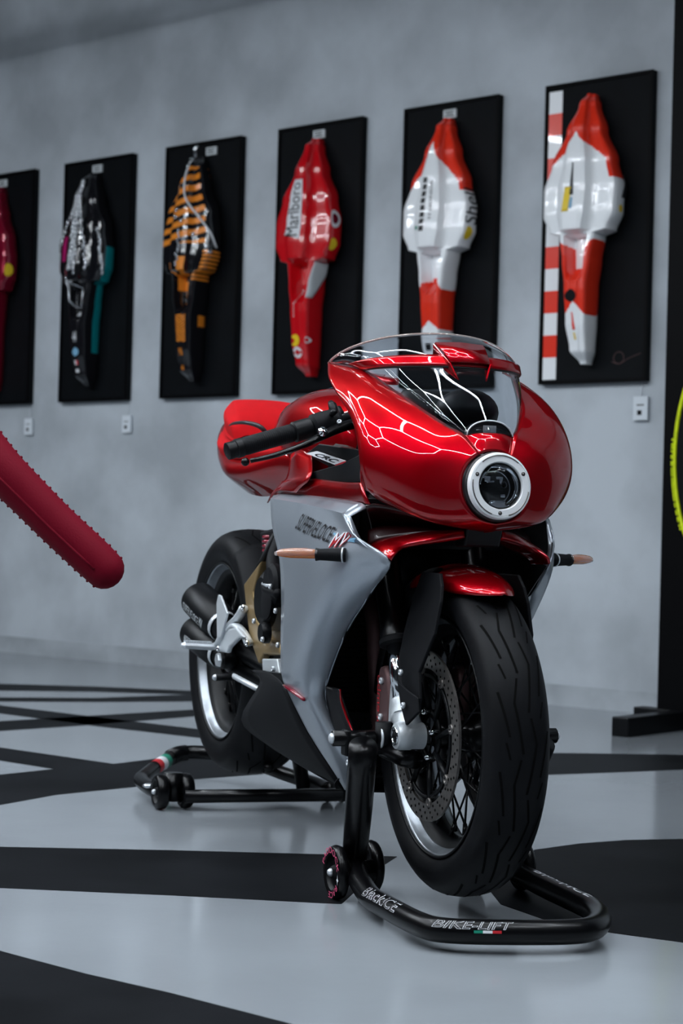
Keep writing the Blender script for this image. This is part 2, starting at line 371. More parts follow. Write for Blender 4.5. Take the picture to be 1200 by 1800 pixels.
# --- board 2 black glitter with teal flank
r = board(0, 'black wall board with glittery black car body, teal flank and number 44')
b = std_body(wide=.165)
def c2(t, y, d):
    if y > .80 and d < .118 and .36 < t < .53: return 1
    if y > .80 and d < .085 and .53 <= t < .85: return 1
    if -.8 < y < -.35 and .30 < t < .42: return 2
    return 0
b.build(c2, ['b_black', 'b_teal', 'b_magenta'], r); plaque(r)
random.seed(3)
for f0, f1, t0, t1, n in ((.30, .12, .04, .36, 16), (.40, .36, .05, .20, 9), (.46, .44, .10, .46, 20), (.53, .56, .05, .48, 22), (.60, .70, .12, .46, 18), (.50, .49, .2, .46, 15), (.80, .88, .28, .48, 12)):
    for i in range(n):
        k = i/(n-1); t = t0+(t1-t0)*k; f = f0+(f1-f0)*k+random.uniform(-.012, .012); c = b.P(t, f, .002)
        mk('glitter_piece', *sphere(c, random.uniform(.009, .015), 6, (1, .6, 1.3)), 'glitter', r)
ring = [b.P(.47+.085*(1-cos(a))*.9+.02, .32+.11*sin(a), .004) for a in np.linspace(0, 2*pi, 16)]
mk('cockpit_rim', *tube(ring, .005, 6), 'glitter', r)
b.area('sponsor_label', [(.635, .36), (.635, .62), (.675, .36), (.675, .62)], 'white', r)
b.across('race_number', '44', .75, .80, .36, .62, 'white', r, off=.004, shear=.2)
b.disc('round_badge', .845, .48, .022, 'bluelogo', r)
b.area('flag_sticker', [(.885, .38), (.885, .5), (.905, .38), (.905, .5)], 'white', r); b.area('flag_sticker', [(.885, .5), (.885, .62), (.905, .5), (.905, .62)], 'redlogo', r)
b.area('sponsor_label', [(.925, .36), (.925, .62), (.94, .36), (.94, .62)], 'white', r)
# --- board 3 black with orange stripes
r = board(1, 'black wall board with a black car body painted with orange diagonal stripes')
b = std_body(wide=.165)
def c3(t, y, d):
    if t < .43 and t > .05:
        k = (t*1.16+y*.03)/.058
        if t > .40 or y > .86: return 0
        return 1 if (k % 1) < .52 else 0
    if .46 < t < .60:
        u = abs(y+.15)-.33
        if abs(u) < .16 and t < .565: return 1
    if .56 < t < .60 and abs(y+.15) < .45: return 1
    if .60 <= t < .66 and abs(y-.1*(t-.6)*10+.1) < .14: return 1
    if .36 < t < .56 and y > .82: return 1 if ((t*60) % 1) < .6 else 0
    if .71 < t < .83 and abs(y) < .62: return 1 if ((t*1.16+abs(y)*.03)/.014 % 1) < .62 else 0
    if .71 < t < .76 and y > .85 and .04 < d < .11: return 1
    return 0
b.build(c3, ['b_black', 'b_amber'], r, nt=300); plaque(r, u=PW*.62)
b.across('race_number', 'M6', .855, .89, .36, .62, 'b_amber', r, shear=.1); b.across('race_number', '46', .93, .955, .38, .62, 'b_amber', r)
wire = [b.P(.02, .5, .006), b.P(.10, .55, .006), b.P(.20, .62, .006), b.P(.30, .78, .006), b.P(.36, .86, .006), b.P(.42, .90, .006)]
mk('silver_cable', *tube(wire, .005, 6, sm=4), 'white', r)
for t, f in ((.02, .5), (.05, .5), (.25, .44), (.28, .42), (.30, .55), (.36, .7), (.42, .85), (.44, .87)): mk('metal_fitting', *sphere(b.P(t, f, .005), .012, 8), 'chrome', r)
for i in range(14):
    mk('metal_fitting', *sphere(b.P(.34+.012*i, .50+.05*random.random(), .004), .008, 6), 'glitter', r)
mk('hanging_hook', *tube([b.P(0, .5, .0)+V(0, 0, -.01), b.P(0, .5, .01)+V(0, 0, .03), b.P(0, .5, .0)+V(0.01, 0, .05)], .008, 8, sm=3), 'chrome', r)
# --- board 4 red
r = board(2, 'black wall board with an all red car body and white lettered label')
b = std_body(wide=.172)
b.build(lambda t, y, d: 0, ['b_red'], r); plaque(r)
b.area('white_label', [(.185, .40), (.185, .60), (.41, .25), (.44, .60)], 'white', r, n=16)
b.label('label_lettering', 'Marlboro', .20, .425, .37, .57, 'ink', r, off=.006)
b.label('nose_lettering', 'Marlboro', .64, .76, .30, .44, 'white', r, up=False, off=.004)
b.disc('round_badge', .355, .885, .042, 'white', r); b.disc('badge_centre', .355, .885, .024, 'b_wine', r, off=.004)
b.disc('round_badge', .46, .885, .028, 'b_yellow', r)
b.disc('round_badge', .855, .36, .028, 'b_yellow', r); b.disc('round_badge', .905, .42, .026, 'white', r); b.disc('badge_centre', .905, .42, .013, 'b_red', r, off=.004)
b.disc('round_badge', .855, .85, .015, 'white', r); b.disc('badge_centre', .855, .85, .009, 'b_red', r, off=.004)
b.area('flank_mirror_patch', [(.53, .86), (.53, .95), (.68, .80), (.68, .88)], 'plaque', r)
# --- board 5 white and orange red
r = board(3, 'black wall board with white car body, red tip and barcode print, behind the windscreen')
b = std_body(wide=.178, bot=.06)
def c5(t, y, d):
    lim = .10+.19*abs(y)**.9 if abs(y) < 1.2 else .3
    if t < lim: return 0
    if y > .86 and t < .30: return 0
    if .665+.06*(abs(y)**1.5) < t+.045 and t < .80+.035*abs(y) and t > .63: return 0
    return 1
b.build(c5, ['b_orange', 'b_white'], r, nt=240); plaque(r)
for i in range(8):
    b.area('barcode_bar', [(.245+.027*i, .415), (.245+.027*i, .475), (.265+.027*i, .41), (.265+.027*i, .47)], 'ink', r, n=4)
b.label('ridge_lettering', 'H HONDA', .26, .41, .535, .575, 'matt', r)
b.label('flank_lettering', 'Shell', .29, .43, .855, .92, 'ink', r)
b.disc('round_badge', .465, .885, .028, 'b_yellow', r)
b.area('dark_label', [(.875, .30), (.875, .62), (.895, .30), (.895, .62)], 'matt', r); b.across('nose_letter', 'H', .915, .945, .40, .55, 'matt', r)
b.disc('green_dot', .44, .37, .009, 'green', r)
# --- board 6 white and orange red with kerb stripe
r = board(4, 'framed dark board with white and red car body beside red and white kerb stripes')
for i in range(13):
    v1 = PH-.028-i*.0945; v0 = max(v1-.0945, .02)
    if v1 < .03: break
    mk('kerb_block', *prism([(.018, -.028, v0), (.085, -.028, v0), (.085, -.028, v1), (.018, -.028, v1)], (0, -.002, 0)), 'b_white' if i % 2 == 0 else 'b_orange', r, smooth=False)
b = std_body(cu=.255, top=PH-.075, wide=.178)
def c6(t, y, d):
    if t < .15+.12*abs(y)**.9: return 0
    if y > .86 and t < .33: return 0
    if .60-.05*abs(y) < t < .775+.05*abs(y) and not (t < .65 and abs(y) < .5): return 0
    return 1
b.build(c6, ['b_orange', 'b_white'], r, nt=240)
b.area('dark_slot', [(.27, .49), (.27, .505), (.39, .485), (.39, .53)], 'ink', r); b.area('yellow_patch', [(.36, .42), (.36, .50), (.45, .40), (.45, .48)], 'b_yellow', r)
b.area('blue_patch', [(.40, .50), (.40, .525), (.44, .49), (.44, .525)], 'bluelogo', r)
b.area('dark_slot', [(.31, .925), (.31, .95), (.40, .90), (.40, .92)], 'ink', r)
b.disc('dark_badge', .755, .42, .026, 'matt', r); b.area('red_patch', [(.815, .42), (.815, .46), (.88, .46), (.88, .58)], 'b_orange', r); b.area('yellow_patch', [(.89, .48), (.89, .54), (.915, .50), (.915, .58)], 'b_yellow', r)
b.disc('dark_badge', .44, .90, .015, 'b_yellow', r)
sg = [(.36, -.0295, .085), (.40, -.0295, .075), (.44, -.0295, .095), (.50, -.0295, .115)]
mk('signature', *tube(sg, .0012, 5, sm=4), 'caliper', r)
cc = [(.395+.025*cos(a), -.0295, .10+.025*sin(a)) for a in np.linspace(0, 2*pi, 14)]; mk('signature', *tube(cc, .0012, 5), 'caliper', r)
# --- caption cards on thin wires
def card(px, py, w_, h_, label):
    a, z = WL(px, py, .01); t = empty('caption_card', tuple(wp(a, z, .008)), WY); tag(t, label, 'label card', 'white caption cards under the boards')
    mk('card_sheet', *prism([(-w_/2, 0, -h_/2), (w_/2, 0, -h_/2), (w_/2, 0, h_/2), (-w_/2, 0, h_/2)], (0, -.012, 0)), 'card', t, smooth=False, bevel=.001)
    mk('printed_line', *box((0, -.0125, h_*.14), (w_*.5, .001, h_*.05)), 'ink', t, smooth=False)
    mk('printed_block', *box((-w_*.05, -.0125, -h_*.18), (w_*.3, .001, h_*.2)), 'matt', t, smooth=False)
    mk('hanging_wire', *cyl(V(0, -.002, h_/2-.01), V(0, -.002, h_/2+.06), .0015, n=6), 'alu', t)
card(51.5, 750, .062, .088, 'small white caption card on the wall below the leftmost board')
card(224, 745.5, .062, .088, 'small white caption card below the glittery black car body board')
card(414, 730, .066, .09, 'white caption card half hidden behind the red motorcycle seat')
card(1127, 718, .068, .098, 'white caption card below the framed board with kerb stripes')

# ================================================================== BLACK DISPLAY STAND with neon ring (right edge)
a0, _ = WL(1165, 1270, .38)
r = empty('display_stand', tuple(wp(a0, 0, .38)), WY); tag(r, 'tall black display stand with neon yellow oval ring at the right edge', 'display stand')
mk('upright_panel', *prism([(0, 0, .03), (1.05, 0, .03), (1.05, 0, 3.3), (0, 0, 3.3)], (0, -.05, 0)), 'frame', r, smooth=False, bevel=.004)
mk('foot', *box((.40, -.02, .035), (1.0, .07, .07)), 'black', r, smooth=False, bevel=.004)
mk('foot', *box((.10, -.16, .035), (.07, .62, .07)), 'black', r, smooth=False, bevel=.004)
mk('foot', *box((.95, -.16, .035), (.07, .62, .07)), 'black', r, smooth=False, bevel=.004)
rg = [(.56+.495*cos(a), -.075, 1.03+.655*sin(a)) for a in np.linspace(0, 2*pi, 97)][:-1]
G = []
for i, p in enumerate(rg):
    t = V(*rg[(i+1) % 96])-V(*rg[i-1]); t /= np.linalg.norm(t); n_ = np.cross(t, V(0, 1, 0)); rr = .0075
    G.append([V(*p)+rr*(n_*cos(q)+V(0, 1, 0)*sin(q)) for q in np.linspace(0, 2*pi, 8, endpoint=False)])
G.append(G[0]); mk('neon_ring', *grid(G, True), 'neon', r)
vs = [(.56+.484*cos(a), -.05, 1.03+.644*sin(a)) for a in np.linspace(0, 2*pi, 64, endpoint=False)]
mk('oval_panel', *prism(vs, (0, -.025, 0)), 'board', r, smooth=False)
nb = MB()
for i in range(50):
    a = random.uniform(pi*.97, pi*1.14); nb.add(*box(V(.56+.503*cos(a), -.08, 1.03+.663*sin(a)), (.005, .008, .010)))
tag(nb.out('frayed_edge', 'neon', r, smooth=False), kind='stuff')

# ================================================================== CRIMSON PADDED ARM (left edge)
r = empty('padded_arm', (-1.75, 3.9, 0)); tag(r, 'crimson padded fabric arm with knobbly seams reaching in from the left', 'padded arm')
off = V(-1.75, 3.9, 0); DD = 3.7
pts = [WD_(185, 1002, DD), WD_(160, 978, DD), WD_(100, 922, DD), WD_(50, 872, DD), WD_(0, 822, DD), WD_(-70, 750, DD+.02), WD_(-200, 640, DD+.05), WD_(-360, 560, DD+.1), WD_(-520, 560, DD+.15)]
pts = [p-off for p in pts]+[V(.05, 0, .75), V(.02, 0, .4), V(0, 0, 0.02)]
rad = [.0395, .041, .041, .042, .045, .055, .07, .08, .08, .085, .09, .1]
P_ = cr(np.column_stack([np.array(pts), rad]), 6); e = P_[0, :3]-P_[1, :3]; e /= np.linalg.norm(e)
capr = [np.append(P_[0, :3]+e*.036*sin(a), .0395*cos(a)) for a in (1.5, 1.25, .95, .6, .3)]
P_ = np.vstack([capr, P_]); mk('fabric_sleeve', *tube(P_[:, :3], P_[:, 3], 28), 'crimson', r)
nb = MB(); sm_ = MB(); T = np.gradient(P_[:, :3], axis=0); SS = np.r_[0, np.cumsum(np.linalg.norm(np.diff(P_[:, :3], axis=0), axis=1))]
for s_ in np.arange(.03, 1.0, .0165):
    p = V(*[np.interp(s_, SS, P_[:, i]) for i in range(3)]); rr = np.interp(s_, SS, P_[:, 3]); t = V(*[np.interp(s_, SS, T[:, i]) for i in range(3)]); t /= np.linalg.norm(t)
    n_ = np.cross(t, V(0, 1, 0)); n_ /= np.linalg.norm(n_)
    for sg_ in (-1, 1): nb.add(*sphere(p+n_*sg_*rr, .0032, 6))
tag(nb.out('seam_stitches', 'crimson', r), kind='stuff')
cre = []
for s_ in np.arange(.05, 1.0, .03):
    p = V(*[np.interp(s_, SS, P_[:, i]) for i in range(3)]); rr = np.interp(s_, SS, P_[:, 3]); t = V(*[np.interp(s_, SS, T[:, i]) for i in range(3)]); t /= np.linalg.norm(t)
    n_ = np.cross(t, V(0, 1, 0)); n_ /= np.linalg.norm(n_); cre.append(p+(V(0, -1, 0)*cos(.25)+n_*sin(.25)*(1 if n_[2] < 0 else -1))*rr*.995)
mk('piping', *tube(cre, .003, 6), 'crimson', r)
mk('base_disc', *lathe([(0, 0), (.2, 0), (.2, .02), (.1, .03), (0, .03)], (0, 0, 0), (0, 0, 1), 40), 'black', r)

# ================================================================== MOTORCYCLE
bike = empty('motorcycle', tuple(OB), YAW); tag(bike, 'red and silver sport motorcycle with round headlight standing on paddock stands', 'motorcycle')
def both(name, vs, fs, m, parent=None, **k):
    o1 = mk(name, vs, fs, m, parent or bike, **k); v2, f2 = flip(vs, fs); o2 = mk(name, v2, f2, m, parent or bike, **k); return o1, o2
ZF, ZR, WB = .332, .397, 1.38
# ---- wheels
def make_wheel(cx, cz, R, wt, wr, rim_r, tread, label, ns, drop):
    root = empty('wheel', (cx, 0, cz), 0, bike); root['label'] = label
    hw = wt/2; yb = wr/2
    prof = [(rim_r-.006, -yb+.004), (rim_r+.006, -yb-.002)]
    hgt = R-rim_r
    for a in np.linspace(-88, 88, 25):                            # round shoulders, domed crown
        a = radians(a); sy = hw*math.copysign(abs(sin(a))**.85, sin(a)); rr = rim_r+.012+(hgt-.012)*cos(a)**.62
        prof.append((rr, sy))
    prof += [(rim_r+.006, yb+.002), (rim_r-.006, yb-.004)]
    mk('tyre', *lathe(prof, (0, 0, 0), (0, 1, 0), 112), 'rubber', root)
    # rim: polished lips, gloss black well
    for s in (-1, 1):
        lip = [(rim_r-.004, s*(yb-.004)), (rim_r, s*(yb+.001)), (rim_r-.001, s*(yb+.003)), (rim_r-.005, s*(yb+.002)), (rim_r-.006, s*(yb-.001))]
        mk('rim_flange', *lathe(lip, (0, 0, 0), (0, 1, 0), 96), 'black', root)
        mk('rim_lip', *lathe([(rim_r-.0055, s*(yb-.001)), (rim_r-.0085, s*(yb-.006)), (rim_r-.0165, s*(yb-.021)), (rim_r-.018, s*(yb-.022))], (0, 0, 0), (0, 1, 0), 96), 'rimlip', root, solid=.001)
    well = [(rim_r-.017, -yb+.021), (rim_r-.026, -yb+.027), (rim_r-.036, -yb+.034), (rim_r-.040, 0), (rim_r-.036, yb-.034), (rim_r-.026, yb-.027), (rim_r-.017, yb-.021)]
    mk('rim', *lathe(well, (0, 0, 0), (0, 1, 0), 96), 'black', root)
    hb = yb*.72
    mk('hub', *lathe([(0, -hb-.012), (.022, -hb-.012), (.026, -hb), (.045, -hb), (.047, -hb+.008), (.030, -hb*.5), (.027, 0), (.030, hb*.5), (.047, hb-.008), (.045, hb), (.026, hb), (.022, hb+.012), (0, hb+.012)], (0, 0, 0), (0, 1, 0), 40), 'gloss', root)
    sp = None
    for i in range(ns):
        s = -1 if i % 2 == 0 else 1; a = 2*pi*i/ns; lead = (.85 if (i//2) % 2 else -.85)
        A = V(.043*cos(a+lead), s*(hb-.004), .043*sin(a+lead)); Bp = V((rim_r-.040)*cos(a), -s*.012 if wr < .12 else s*.02, (rim_r-.040)*sin(a))
        d = (Bp-A)/np.linalg.norm(Bp-A)
        mk('spoke', *MBx(cyl(A, Bp, .0022, n=6), cyl(Bp-d*.022, Bp, .0042, n=8)), 'gloss', root)
        mk('spoke_nipple', *cyl(Bp-d*.022, Bp-d*.014, .0036, n=8), 'disc', root)
    # dark strips on the tread, groove shade put into their colour
    gb = MB()
    def surf(th, sy):
        q = max(-1, min(1, sy/hw)); a = math.asin(math.copysign(abs(q)**(1/.85), q)); rr = rim_r+.012+(hgt-.012)*cos(a)**.62+.0006
        return V(rr*cos(th), sy, rr*sin(th))
    for k in range(tread):
        th0 = 2*pi*k/tread
        for s in (-1, 1):
            for (y0, y1, t0, t1, w_) in ((.10, .32, 0., .24, .0045), (.32, .16, .24, .36, .004), (.50, .74, .08, .30, .004), (.48, .60, .36, .44, .0035)):
                th_off = (.5*2*pi/tread if s > 0 else 0)
                L_ = [(th0+th_off+(t0+(t1-t0)*j/5)*1.25, s*hw*(y0+(y1-y0)*j/5)) for j in range(6)]
                A_ = [surf(t, y-w_*.5) for t, y in L_]; B_ = [surf(t, y+w_*.5) for t, y in L_]
                gb.add(*grid([A_, B_]))
    tag(gb.out('tread_groove_shade', 'groove', root), kind='stuff')
    return root
def MBx(*parts):
    b_ = MB()
    for p in parts: b_.add(*p)
    return b_.v, b_.f
fwh = make_wheel(0, ZF, .300, .122, .100, .229, 13, 'front wheel with two drilled brake discs', 36, 0)
rwh = make_wheel(-WB, ZR, .315, .184, .160, .229, 13, 'wide rear wheel behind the exhausts', 36, 0)
def disc(root, y, R, r, s):
    G = lathe([(r, y-.0025), (R, y-.0025), (R, y+.0025), (r, y+.0025), (r, y-.0025)], (0, 0, 0), (0, 1, 0), 80)
    d = mk('brake_disc', *G, 'disc', root, auto=30)
    hb_ = MB()
    for i in range(36):
        for j, rr in enumerate((r+(R-r)*.2, r+(R-r)*.5, r+(R-r)*.8)):
            a = 2*pi*(i+j*.33)/36; c = V(rr*cos(a), y+s*.0028, rr*sin(a)); hb_.add(*cyl(c, c+V(0, s*.0004, 0), .0026, n=8))
    tag(hb_.out('vent_hole_shade', 'groove', root, smooth=False), kind='stuff')  # black dots on the face stand in for the shade of holes
    car = MB()
    for i in range(8):
        a = 2*pi*i/8+.2; rr = r-.006
        A_ = V(.042*cos(a-.15), y-s*.006, .042*sin(a-.15)); B_ = V(rr*cos(a), y, rr*sin(a)); car.add(*tube([A_, B_], [.006, .006], 6))
    car.add(*lathe([(.036, y-s*.010), (.050, y-s*.010), (.050, y-s*.004), (.036, y-s*.004), (.036, y-s*.010)], (0, 0, 0), (0, 1, 0), 40))
    car.add(*lathe([(r-.016, y-.002), (r-.009, y-.002), (r-.009, y+.002), (r-.016, y+.002), (r-.016, y-.002)], (0, 0, 0), (0, 1, 0), 64))
    car.out('disc_carrier', 'black', root)
    for i in range(8):
        a = 2*pi*i/8+.2; c = V((r-.002)*cos(a), y, (r-.002)*sin(a)); bolt(c, (0, s, 0), .010, .0055, 'disc', root, 'disc_bobbin')
    for i in range(5):
        a = 2*pi*i/5+.25; c = V(.045*cos(a), y-s*.004, .045*sin(a)); bolt(c, (0, s, 0), .0055, .016, 'chrome', root, 'disc_bolt')
for s in (-1, 1): disc(fwh, s*.066, .160, .127, s)
disc(rwh, .075, .11, .085, 1)
mk('wheel_nut', *lathe([(0, 0), (.030, 0), (.030, .022), (.024, .028), (.015, .028), (.015, .012), (0, .012)], (0, -.07, 0), (0, -1, 0), 6), 'cast', rwh, smooth=False)
mk('balance_weight', *box(V(-.12, -.052, -.232), (.03, .002, .008), np.array([[cos(.45), 0, sin(.45)], [0, 1, 0], [-sin(.45), 0, cos(.45)]])), 'disc', fwh)
# ---- front fork
def fx(z): return -.020-.44*(z-ZF)                                # fork line
YF = .096
for s in (-1, 1):
    fk = empty('fork_leg', (0, 0, 0), 0, bike)
    P = lambda z, dx=0., dy=0.: V(fx(z)+dx, s*(YF+dy), z)
    mk('outer_tube', *tube([P(.97), P(.66), P(.53), P(.52), P(.505)], [.026, .027, .0275, .030, .030], 24), 'gloss', fk, auto=30)
    mk('dust_seal', *tube([P(.512), P(.506), P(.498), P(.495)], [.028, .033, .033, .027], 24), 'matt', fk, auto=30)
    mk('chrome_tube', *tube([P(.51), P(.38)], .0205, 24), 'chrome', fk)
    mk('fork_bottom', *tube([P(.398), P(.394), P(.372), P(.366), P(.36, .004), P(.335, .012)], [.022, .025, .0265, .030, .0265, .028], 24, sm=2), 'cast', fk)
    mk('axle_clamp', *lathe([(.0, .0), (.016, .0), (.016, -.01), (.018, -.012), (.024, -.010), (.0265, -.004), (.0265, .018), (.025, .021), (.025, .044), (.018, .046), (0, .046)], (0, s*(YF+.023), ZF), (0, -s, 0), 40), 'cast', fk, auto=35)
    mk('axle_hole', *cyl(V(0, s*(YF+.0355), ZF), V(0, s*(YF+.015), ZF), .0155, n=24), 'black', fk)
    mk('axle_ring', *lathe([(.011, .012), (.0175, .012), (.0175, .016), (.011, .016), (.011, .012)], (0, s*(YF+.021), ZF), (0, s, 0), 30), 'chrome', fk)
    mk('pinch_lug', *box(V(-.012, s*(YF-.002), ZF+.032), (.022, .018, .02)), 'cast', fk, bevel=.003)
    # caliper behind the fork
    ca = empty('brake_caliper', (0, 0, 0), 0, bike)
    cb = [V(-.150, 0, .325), V(-.163, 0, .36), V(-.160, 0, .42), V(-.147, 0, .452), V(-.120, 0, .455), V(-.100, 0, .44), V(-.088, 0, .40), V(-.09, 0, .35), V(-.105, 0, .325)]
    mk('caliper_body', *prism([p+V(0, s*.04, 0) for p in cb], V(0, s*.07, 0)), 'caliper', ca, smooth=True, bevel=.008)
    mk('caliper_mount', *prism([V(-.09, s*.088, .43), V(-.05, s*.088, .41), V(-.055, s*.088, .35), V(-.10, s*.088, .34)], V(0, s*.02, 0)), 'cast', ca, bevel=.004)
    for z in (.355, .425): bolt(V(-.125, s*.11, z), (0, s, 0), .007, .006, 'alu', ca)
    if s < 0: text('caliper_lettering', 'brembo', quad((-.148, -.1115, .335), (-.150, -.1115, .435), (-.128, -.1115, .335), (-.130, -.1115, .435)), 'redlogo', ca)
# fork guards (black, bolted) traced on the near side
gp = [(741, 1005), (772, 1008), (775, 1030), (773, 1058), (762, 1115), (735, 1182), (736, 1228), (734, 1252), (712, 1275), (706, 1245), (699, 1205), (696, 1190), (701, 1150), (709, 1110), (722, 1060), (732, 1030)]
pl = [Q(x, y, -.116+.034*min(1, max(0, (1200-y)/190))) for x, y in gp]
for s in (-1, 1):
    PP = [V(p[0], -p[1]*s, p[2]) for p in pl]; g = mk('fork_guard', *prism(PP, V(0, -s*.007, 0)), 'matt', bike, smooth=False, bevel=.002)
    f_ = [(697, 1196), (714, 1212), (733, 1226), (735, 1252), (712, 1274), (703, 1240)]
    q_ = [Q(x, y, -.1235) for x, y in f_]; mk('guard_facet', *prism([V(p[0], -p[1]*s, p[2]) for p in q_], V(0, -s*.004, 0)), 'matt', g, smooth=False, bevel=.002)
    for x, y in ((707, 1182), (717, 1240)):
        p = Q(x, y, -.12); bolt(V(p[0], s*.121 if y < 1200 else s*.1275, p[2]), (0, s, 0), .006, .006, 'alu', g)
# ---- front fender
def fend(ths, hws, r0, drop, prof_n=14):
    rows = []
    for th, hw in zip(ths, hws):
        row = []
        for j in range(prof_n+1):
            a = (j/prof_n-.5)*pi; y = hw*sin(a); rr = r0-drop*(1-cos(a))
            row.append(V(rr*cos(th), y, ZF+rr*sin(th)))
        rows.append(row)
    return rows
fc_ = cr(np.array([(.192, .607), (.160, .624), (.110, .640), (.050, .652), (-.020, .656), (-.090, .646)]), 5)
fe_ = cr(np.array([(.190, .004, .6045), (.165, .028, .603), (.115, .052, .603), (.045, .067, .607), (-.020, .071, .612), (-.090, .071, .606)]), 5)
mk('fender', *grid([[V(c[0]+(e_[0]-c[0])*(1-cos(p)), e_[1]*sin(p), e_[2]+(c[1]-e_[2])*cos(p)) for p in np.linspace(-pi/2, pi/2, 21)] for c, e_ in zip(fc_, fe_)]), 'red', bike, solid=.003)
th = [radians(t) for t in np.linspace(88, 168, 20)]
for s in (-1, 1):
    rows = []
    for t in th:
        k = min(1., .15+(t-th[0])/radians(18)); row = []
        for j in range(8):
            a = radians(38+52*j/7*k); y = .070*sin(a)**.8; rr = .327-.050*(1-cos(a))
            row.append(V(rr*cos(t), s*y, ZF+rr*sin(t)))
        row.append(row[-1]+V(-.02*cos(t)*k, s*.001, -.02*sin(t)*k)); rows.append(row)
    mk('fender_side', *grid(rows), 'matt', bike, solid=.003)
mk('fender_tail', *grid(fend([radians(t) for t in np.linspace(112, 168, 16)], [.064]*16, .328, .03)), 'matt', bike, solid=.003)

# ---- upper fairing
Cn = V(.136, 0, .801)                                              # nose ring
def ringp(a, r=.0655): a = radians(a); return V(Cn[0]-.12*r*sin(a)*1.0, r*cos(a), Cn[2]+r*sin(a))
rows = [
 [ringp(62), ringp(38), ringp(12), ringp(-16), ringp(-42), ringp(-64), ringp(-90)],
 [(.100, .049, .894), (.108, .098, .868), (.108, .116, .832), (.109, .119, .795), (.110, .109, .760), (.112, .085, .737), (.118, .0, .724)],
 [(.067, .069, .912), (.077, .128, .886), (.080, .154, .842), (.082, .157, .800), (.084, .140, .762), (.083, .108, .738), (.088, .0, .722)],
 [(.000, .111, .955), (.025, .163, .928), (.040, .188, .880), (.045, .193, .830), (.047, .178, .788), (.045, .147, .756), (.050, .05, .740)],
 [(-.070, .134, .990), (-.040, .182, .962), (-.002, .204, .915), (.018, .209, .862), (.024, .203, .812), (.020, .165, .766), (.020, .08, .76)],
 [(-.147, .158, .1*0+1.026), (-.105, .196, .992), (-.050, .210, .945), (-.010, .213, .895), (.010, .212, .842), (.000, .186, .777), (-.01, .11, .775)],
 [(-.262, .191, 1.047), (-.190, .212, 1.008), (-.113, .214, .966), (-.036, .213, .918), (.004, .215, .858), (-.004, .208, .800), (-.03, .15, .79)]]
vs, fs = patch(rows, 7, 7, 1200); v2, f2 = flip(vs, fs); m_ = MB(); m_.add(vs, fs); m_.add(v2, f2)
m_.out('upper_fairing', 'red', bike, solid=.004, off=1.)
shell_t = bvh(vs, fs)
# nose centre piece between lamp and screen
nr = [[ringp(118), ringp(104), ringp(90), ringp(76), ringp(62)],
      [(.112, -.042, .880), (.118, -.022, .888), (.120, 0, .890), (.118, .022, .888), (.112, .042, .880)],
      [(.100, -.049, .895), (.108, -.026, .899), (.111, 0, .900), (.108, .026, .899), (.100, .049, .895)]]
mk('nose_panel', *patch(nr, 5, 4), 'red', bike, solid=.004)
# ---- windscreen bubble with painted band
cen = [(.111, .902), (.085, .938), (.048, .982), (.002, 1.028), (-.030, 1.060), (-.075, 1.086), (-.118, 1.104)]
sid = [(.100, .049, .895), (.050, .082, .922), (-.045, .125, .972), (-.147, .158, 1.026), (-.205, .176, 1.044), (-.238, .186, 1.046), (-.262, .191, 1.048)]
cen = cr(np.array(cen), 6); sid = cr(np.array(sid), 6)
def bub(i, ph, off=0.):                                           # i row, ph -90..90
    c = cen[i]; s_ = sid[i]; k = (1-cos(ph)); y = s_[1]*sin(ph)
    x = c[0]+(s_[0]-c[0])*k; z = c[1]+(s_[2]-c[1])*k
    return V(x+off*.8*cos(ph), y+off*sin(ph), z+off*.6)
NB = len(cen); phs = np.linspace(-pi/2, pi/2, 41)
mk('windscreen', *grid([[bub(i, p) for p in phs] for i in range(NB)]), 'glass', bike, solid=.0025)
mk('screen_band', *grid([[bub(i, p, .0035) for p in phs] for i in range(18, 23)]), 'red', bike, solid=.003, off=1.)
mk('screen_edge_trim', *tube([bub(NB-1, p) for p in phs], .0025, 6), 'clear', bike)
for s in (-1, 1): mk('window_seal', *tube([bub(i, s*pi/2, .001) for i in range(0, 19)], .0028, 6), 'ink', bike)
mk('window_seal', *tube([bub(18, p, .002) for p in phs], .0022, 6), 'ink', bike)
# small duct on the band
A, B_, C_, E_ = V(-.050, -.050, 1.078), V(-.050, .050, 1.078), V(.008, -.040, 1.038), V(.008, .040, 1.038)
mk('air_scoop', *grid([[A, (A+B_)/2+V(0, 0, .003), B_], [(A+C_)/2+V(.002, 0, .002), (A+B_+C_+E_)/4+V(.003, 0, .005), (B_+E_)/2+V(.002, 0, .002)], [C_, (C_+E_)/2+V(.003, 0, .001), E_]]), 'red', bike, solid=.004)
for s in (-1, 1):
    mk('scoop_fin', *prism([V(-.050, s*.050, 1.077), V(.008, s*.040, 1.037), V(.020, s*.026, 1.003), V(-.012, s*.040, 1.022), V(-.05, s*.050, 1.055)], V(0, s*.004, 0)), 'red', bike, smooth=False, bevel=.001)
